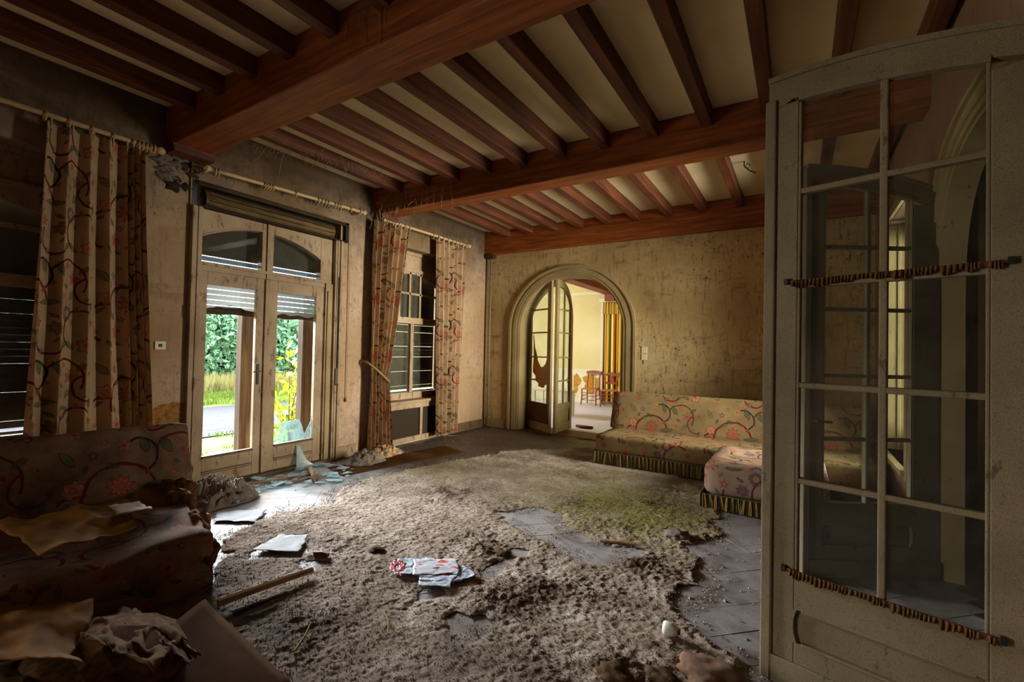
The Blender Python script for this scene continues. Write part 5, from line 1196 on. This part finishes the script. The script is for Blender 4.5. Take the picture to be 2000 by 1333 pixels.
# sticks and battens
def stick(label, p0, p1, r0, r1, name='batten', mat='stick', z0=.02, z1=.02, flat=False):
    b = MB(); a = np.array(tuple(p0) + (z0,)); c = np.array(tuple(p1) + (z1,)); m_ = (a + c) / 2 + np.array([.006, .01, .004]); b.tube([a, m_, c], [r0, (r0 + r1) / 2, r1], 5 if flat else 7)
    return tag(b.build(name, mat), label, 'stick')
stick('long thin pale batten lying in front of the French door', fl(462, 954), fl(614, 934), .016, .016, z0=.02, z1=.045, flat=True)
stick('second batten lying just below the long one at the French door', fl(545, 949), fl(650, 931), .012, .010, z0=.014, z1=.016, flat=True)
stick('long wooden pole lying on the carpet, reaching out from under the dark hardboard', fl(425, 1200), fl(610, 1129), .022, .017, 'pole', z0=.06, z1=.05)
stick('dark broken lath beside the long pole on the carpet', fl(455, 1214), fl(540, 1180), .016, .010, 'lath', 'rot', .04, .04)
stick('short pale stick lying across the bare patch right of centre', fl(1172, 1061), fl(1252, 1073), .013, .010, 'stick', z0=.015, z1=.03)
stick('small red brown splinter of wood left of the newspaper', fl(614, 1091), fl(640, 1094), .02, .017, 'wood_splinter', 'red', .03, .03)
stick('thin dry stalk on the carpet below the newspaper', fl(750, 1205), fl(758, 1250), .004, .003, 'stalk', 'dry', .03, .03)
stick('forked dry stalk leaning by the corner of the hardboard', fl(575, 1285), fl(605, 1240), .006, .004, 'stalk', 'dry', .03, .05)
b = MB(); q_ = [fl(*p) for p in ((598, 923), (606, 927), (611, 934), (613, 944))]
b.tube([q_[0] + (.05,), q_[1] + (.065,), q_[2] + (.05,), q_[3] + (.02,)], [.022, .03, .03, .016], 8); tag(b.build('curved_wood_piece', 'stick', smooth=True), 'short curved pale wood piece lying across the end of the long batten', 'wood')
# broken glass by the door
reg = [fl(*p) for p in ((500, 938), (530, 922), (600, 908), (650, 905), (700, 925), (672, 940), (640, 950), (560, 955), (490, 965), (470, 955))]
nsh = 0
while nsh < 58:
    x = random.uniform(-5.1, -4.2); y = random.uniform(2.3, 4.1)
    if sdpoly(np.array([x]), np.array([y]), reg)[0] > 0: continue
    k = random.choice((3, 4, 4, 5)); a0 = random.uniform(0, 6.3); R_ = random.uniform(.03, .115)
    b = MB(); b.prism([(R_ * random.uniform(.5, 1.1) * math.cos(a0 + 2 * PI * i / k), R_ * random.uniform(.5, 1.1) * math.sin(a0 + 2 * PI * i / k)) for i in range(k)], 0, .004)
    o = b.build('glass_shard', 'shard'); o.location = (x, y, .006 + random.uniform(0, .022)); o.rotation_euler = (random.uniform(-.12, .12), random.uniform(-.12, .12), 0)
    tag(o, 'flat splinter of broken glass among many on the boards before the French door', 'glass shard', 'broken glass before the French door'); nsh += 1
b = MB(); b.prism([(-.10, 0), (.11, .01), (.03, .08), (-.03, .26), (-.07, .27)], 0, .004); o = b.build('standing_glass_shard', 'shard'); x, y = fl(595, 914)
o.location = (x, y, .01); o.rotation_euler = (math.radians(72), 0, math.radians(80)); tag(o, 'large pointed glass shard standing upright before the right door leaf', 'glass shard')
# rag heaps
def rag(c, r, seed, mat, name, label, sq):
    c = np.array(c); u = np.linspace(0, 2 * PI, 120); v = np.linspace(0, 1, 44); U, V = np.meshgrid(u, v)
    x = np.cos(U) * V; y = np.sin(U) * V
    f_ = fbm(np.cos(U) * 1.6 + seed, np.sin(U) * 1.6, 3, seed)
    wx = 1.5 * (fbm(x * 2 + seed, y * 2, 3, seed + 6) - .5); wy = 1.5 * (fbm(x * 2, y * 2 + seed, 3, seed + 7) - .5)
    fold = 1 - np.abs(2 * vnoise((x + wx) * 3.2 + seed, (y + wy) * 1.6 + seed, seed) - 1); fold2 = 1 - np.abs(2 * vnoise((x - y + wy) * 9 + seed, (y + x + wx) * 3.5, seed + 1) - 1)
    R_ = r * (.7 + .75 * f_); env = np.clip(1 - V ** 2.6, 0, 1)
    h = r * sq * (env * (.18 + .62 * fold) + .50 * env * fold2 * (.4 + fold) + .10 * fold * (V > .5))
    b = MB(); b.grid(c[0] + R_ * x, c[1] + R_ * y, np.maximum(c[2] + h, .006 + .012 * fold), x * r + 1, y * r + 1); return tag(b.build(name, mat, smooth=True, solid=.004), label, 'rag')
x, y = fl(412, 972); rag((x + .12, y, .0), .30, 3, 'rag', 'rag_heap', 'heap of grey and brown rags on the floor left of the French door', .55)
x, y = fl(452, 972); rag((x, y, .0), .13, 8, 'rag_dark', 'rag', 'small brown rag fallen at the right of the grey rag heap', .6)
x, y = fl(704, 902); rag((x + .06, y, .0), .22, 13, 'rag', 'rag_heap', 'pale crumpled rags on the floor between French door and tied curtain', .55)
x, y = fl(748, 888); rag((x, y, .0), .24, 18, 'floral', 'rag_heap', 'crumpled floral cloth on the floor below the tied curtain', .38)
x, y = fl(716, 878); b = MB(); b.prism([(-.05, 0), (.05, 0), (.07, .16), (-.01, .20), (-.06, .1)], 0, .02); o = b.build('green_scrap', 'green_scrap'); o.location = (x, y, .09); o.rotation_euler = (math.radians(60), .2, .6); tag(o, 'green cloth scrap sticking up from the pale rags below the curtain', 'scrap')
# clods
for (px, py, r, lab, mat) in ((1325, 1052, .085, 'large grey brown clod standing on the carpet left of the chaise', 'clod_grey'), (980, 1084, .05, 'small brown clod on the bare patch right of the newspaper', 'clod'), (1010, 1312, .03, 'flat grey disc pressed into the carpet near the bottom edge', 'clod_grey'),
                              (735, 1080, .05, 'dark tuft of rotten stuff left of centre on the carpet', 'clod'), (1200, 1326, .07, 'brown matted lump at the bottom edge of the picture', 'clod'), (1385, 1328, .12, 'pinkish brown mouldy lump at the bottom near the glazed leaf', 'clod_pink'), (1290, 1330, .06, 'dark clod beside the pinkish lump at the bottom edge', 'clod')):
    x, y = fl(px, py); b = lump((x, y, r * .25), r, int(px), .38, 4, (1.25, 1, .5)); tag(b.build('clod', mat, smooth=True), lab, 'clod')
x, y = fl(1306, 1250); cu = thing('china_cup', (x, y, 0.02), 'small white china knob lying on its side near the right edge of the carpet', 'cup')
b = MB(); b.tube([(x - .03, y, .055), (x - .028, y, .055), (x - .01, y, .055), (x + .02, y, .055), (x + .045, y, .053)], [.012, .030, .036, .032, .020], 14); b.build('bowl', 'cup', cu, smooth=True)
b = MB(); b.tube([(x + .044, y, .053), (x + .056, y, .053)], [.013, .011], 10); b.build('hole', 'red', cu)
# crumbs of plaster and dirt on the bare boards
b = MB()
for i in range(420):
    if i < 260: x, y = random.uniform(-.75, .15), random.uniform(2.4, 4.9)
    elif i < 340: x, y = random.uniform(-5.1, -4.1), random.uniform(2.3, 6.5)
    else: x, y = random.uniform(-4.2, -.6), random.uniform(1.5, 5.5)
    r = random.uniform(.002, .011) * (1.4 if i % 17 == 0 else 1); a0 = random.random() * 6; zb = .0 if i < 340 else .03
    b.add([(x + r * math.cos(a0 + k * 2.1), y + r * math.sin(a0 + k * 2.1), zb) for k in range(3)] + [(x, y, zb + r)], [(0, 2, 1), (0, 1, 3), (1, 2, 3), (2, 0, 3)])
o = b.build('crumbs', 'crumb'); o['kind'] = 'stuff'; tag(o, 'crumbs of plaster and dirt strewn over the boards', 'debris')

# ---------------------------------------------------------------- garden outside the French door
g = struct('ground', (-14, 5, -.15))
b = MB(); b.box((-40, -20, -.4), (XL - .38, 30, -.15)); b.build('lawn', 'lawn', g)
U, V = np.meshgrid(np.linspace(0, 1, 60), np.linspace(0, 1, 40))
b = MB(); b.grid(-12.7 + 4.0 * U, -4 + 22 * V, -.145 + .03 * fbm(U * 20, V * 60, 3, 2)); b.build('gravel_path', 'gravel', g)
for i in range(9):   # stepping slabs at the door
    b = MB(); x = -6.3 - .45 * (i // 3) + random.uniform(-.04, .04); y = 3.0 + .62 * (i % 3) + random.uniform(-.06, .06); b.box((x - .15, y - .28, -.16), (x + .15, y + .27, -.118)); b.build('paving_slab', 'slab', g, bevel=.01)
def blades(name, n, xr, yr, h, mat, label, w=.006, zb=-.15, lean=.4, cat='grass'):
    x = RNG.uniform(*xr, n); y = RNG.uniform(*yr, n); k = fbm(x * .8, y * .8, 3, 5) > .38; x, y = x[k], y[k]; n = len(x); H = RNG.uniform(.5, 1, n) * h; a = RNG.uniform(0, 6.3, n); l = RNG.uniform(0, lean, n) * H
    bx = np.cos(a + PI / 2) * w; by = np.sin(a + PI / 2) * w; z = np.full(n, zb)
    A = np.c_[x - bx, y - by, z]; B = np.c_[x + bx, y + by, z]; C = np.c_[x + bx * .6 + np.cos(a) * l * .4, y + by * .6 + np.sin(a) * l * .4, z + H * .6]; D_ = np.c_[x + np.cos(a) * l, y + np.sin(a) * l, z + H]
    i = np.arange(n); o = fast_mesh(name, np.concatenate([A, B, C, D_]), np.stack([i, i + n, i + 2 * n, i + 3 * n], 1), mat, None, False); o['kind'] = 'stuff'; tag(o, label, cat)
blades('grass', 9000, (-8.9, -5.9), (2.2, 6.5), .09, 'grass', 'short green grass growing between the slabs outside the door', .005)
blades('grass', 26000, (-16.2, -12.4), (3, 13), .17, 'grass', 'green meadow grass beyond the gravel path', .012)
blades('dry_grass', 12000, (-19.2, -15.8), (4, 17), .62, 'dry', 'tall dry grass in front of the hedge', .010, lean=.3)
def foliage(name, n, c, s, mat, size, seed, core=False):
    p = RNG.normal(0, 1, (n, 3)); p /= np.linalg.norm(p, axis=1, keepdims=True); rr_ = RNG.uniform(.72, 1.06, n) ** (1 if core else .5)
    wob = .75 + .5 * fbm(p[:, 0] * 2.5 + seed, p[:, 1] * 2.5 + p[:, 2] * 2, 3, seed)
    P = np.array(c) + p * (rr_ * wob)[:, None] * np.array(s); t1 = RNG.normal(0, 1, (n, 3)); t1 /= np.linalg.norm(t1, axis=1, keepdims=True); t2 = np.cross(t1, RNG.normal(0, 1, (n, 3))); t2 /= np.linalg.norm(t2, axis=1, keepdims=True)
    L = RNG.uniform(.6, 1.2, n)[:, None] * size; V = np.concatenate([P - t1 * L, P + t2 * L * .45, P + t1 * L, P - t2 * L * .45]); i = np.arange(n)
    return fast_mesh(name, V, np.stack([i, i + n, i + 2 * n, i + 3 * n], 1), mat, None, False)
hy = [5.2, 7.6, 10.0, 12.4, 14.8, 17.2]
for k, y in enumerate(hy):
    hx = -21.0 + .6 * math.sin(k * 2.1); hh = 2.45 + .25 * math.sin(k * 1.7)
    t = thing('hedge_bush', (hx, y, -.15), ('leftmost dark green bush of the hedge across the garden', 'second dark green bush from the left in the hedge', 'third dark green bush from the left in the hedge', 'fourth dark green bush from the left, behind the right door leaf', 'fifth dark green bush of the hedge', 'last dark green bush of the hedge on the right')[k], 'bush')
    f_ = foliage('foliage', 9000, (hx, y, hh * .55), (1.5, 1.9, hh * .75), 'leaf_a', .15, k + 3); f_.parent = t; f_.matrix_parent_inverse = Matrix.Translation((-hx, -y, .15)); f_['kind'] = 'stuff'
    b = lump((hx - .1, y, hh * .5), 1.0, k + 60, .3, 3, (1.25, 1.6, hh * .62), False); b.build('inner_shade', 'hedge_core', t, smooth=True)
# yellow-green shrub right outside the right leaf
x0, y0 = -6.6, 4.22
sh = thing('shrub', (x0, y0, -.15), 'young shrub with bright yellow green leaves seen through the right door leaf', 'shrub'); rr2 = random.Random(4)
lp = []
for i in range(13):
    a = rr2.uniform(0, 6.3); L = rr2.uniform(.8, 2.0); tip_ = (x0 + math.cos(a) * L * .28, y0 + math.sin(a) * L * .42, -.15 + L)
    mdd = (x0 + math.cos(a) * L * .07, y0 + math.sin(a) * L * .10, -.15 + L * .55); b = MB(); b.tube([(x0 + .05 * math.cos(a), y0 + .05 * math.sin(a), -.15), mdd, tip_], [.010, .007, .003], 5); b.build('stem', 'bark', sh)
    for j in range(34):
        f_ = rr2.uniform(.3, 1.0); q0 = np.array(mdd) if f_ > .55 else np.array((x0, y0, -.15)); q1 = np.array(tip_) if f_ > .55 else np.array(mdd); s_ = (f_ - .55) / .45 if f_ > .55 else f_ / .55
        lp.append(q0 + (q1 - q0) * s_ + np.array([rr2.uniform(-.11, .11), rr2.uniform(-.11, .11), rr2.uniform(-.06, .06)]))
b = MB()
for p in lp[:300]:
    t1 = np.array([rr2.gauss(0, 1) for _ in range(3)]); t1 /= np.linalg.norm(t1); t2 = np.cross(t1, np.array([rr2.gauss(0, 1) for _ in range(3)])); t2 /= np.linalg.norm(t2); L = rr2.uniform(.045, .085)
    b.add([tuple(p - t1 * L), tuple(p + t2 * L * .5), tuple(p + t1 * L), tuple(p - t2 * L * .5)], [(0, 1, 2, 3)])
o = b.build('foliage', 'leaf_b', sh); o['kind'] = 'stuff'
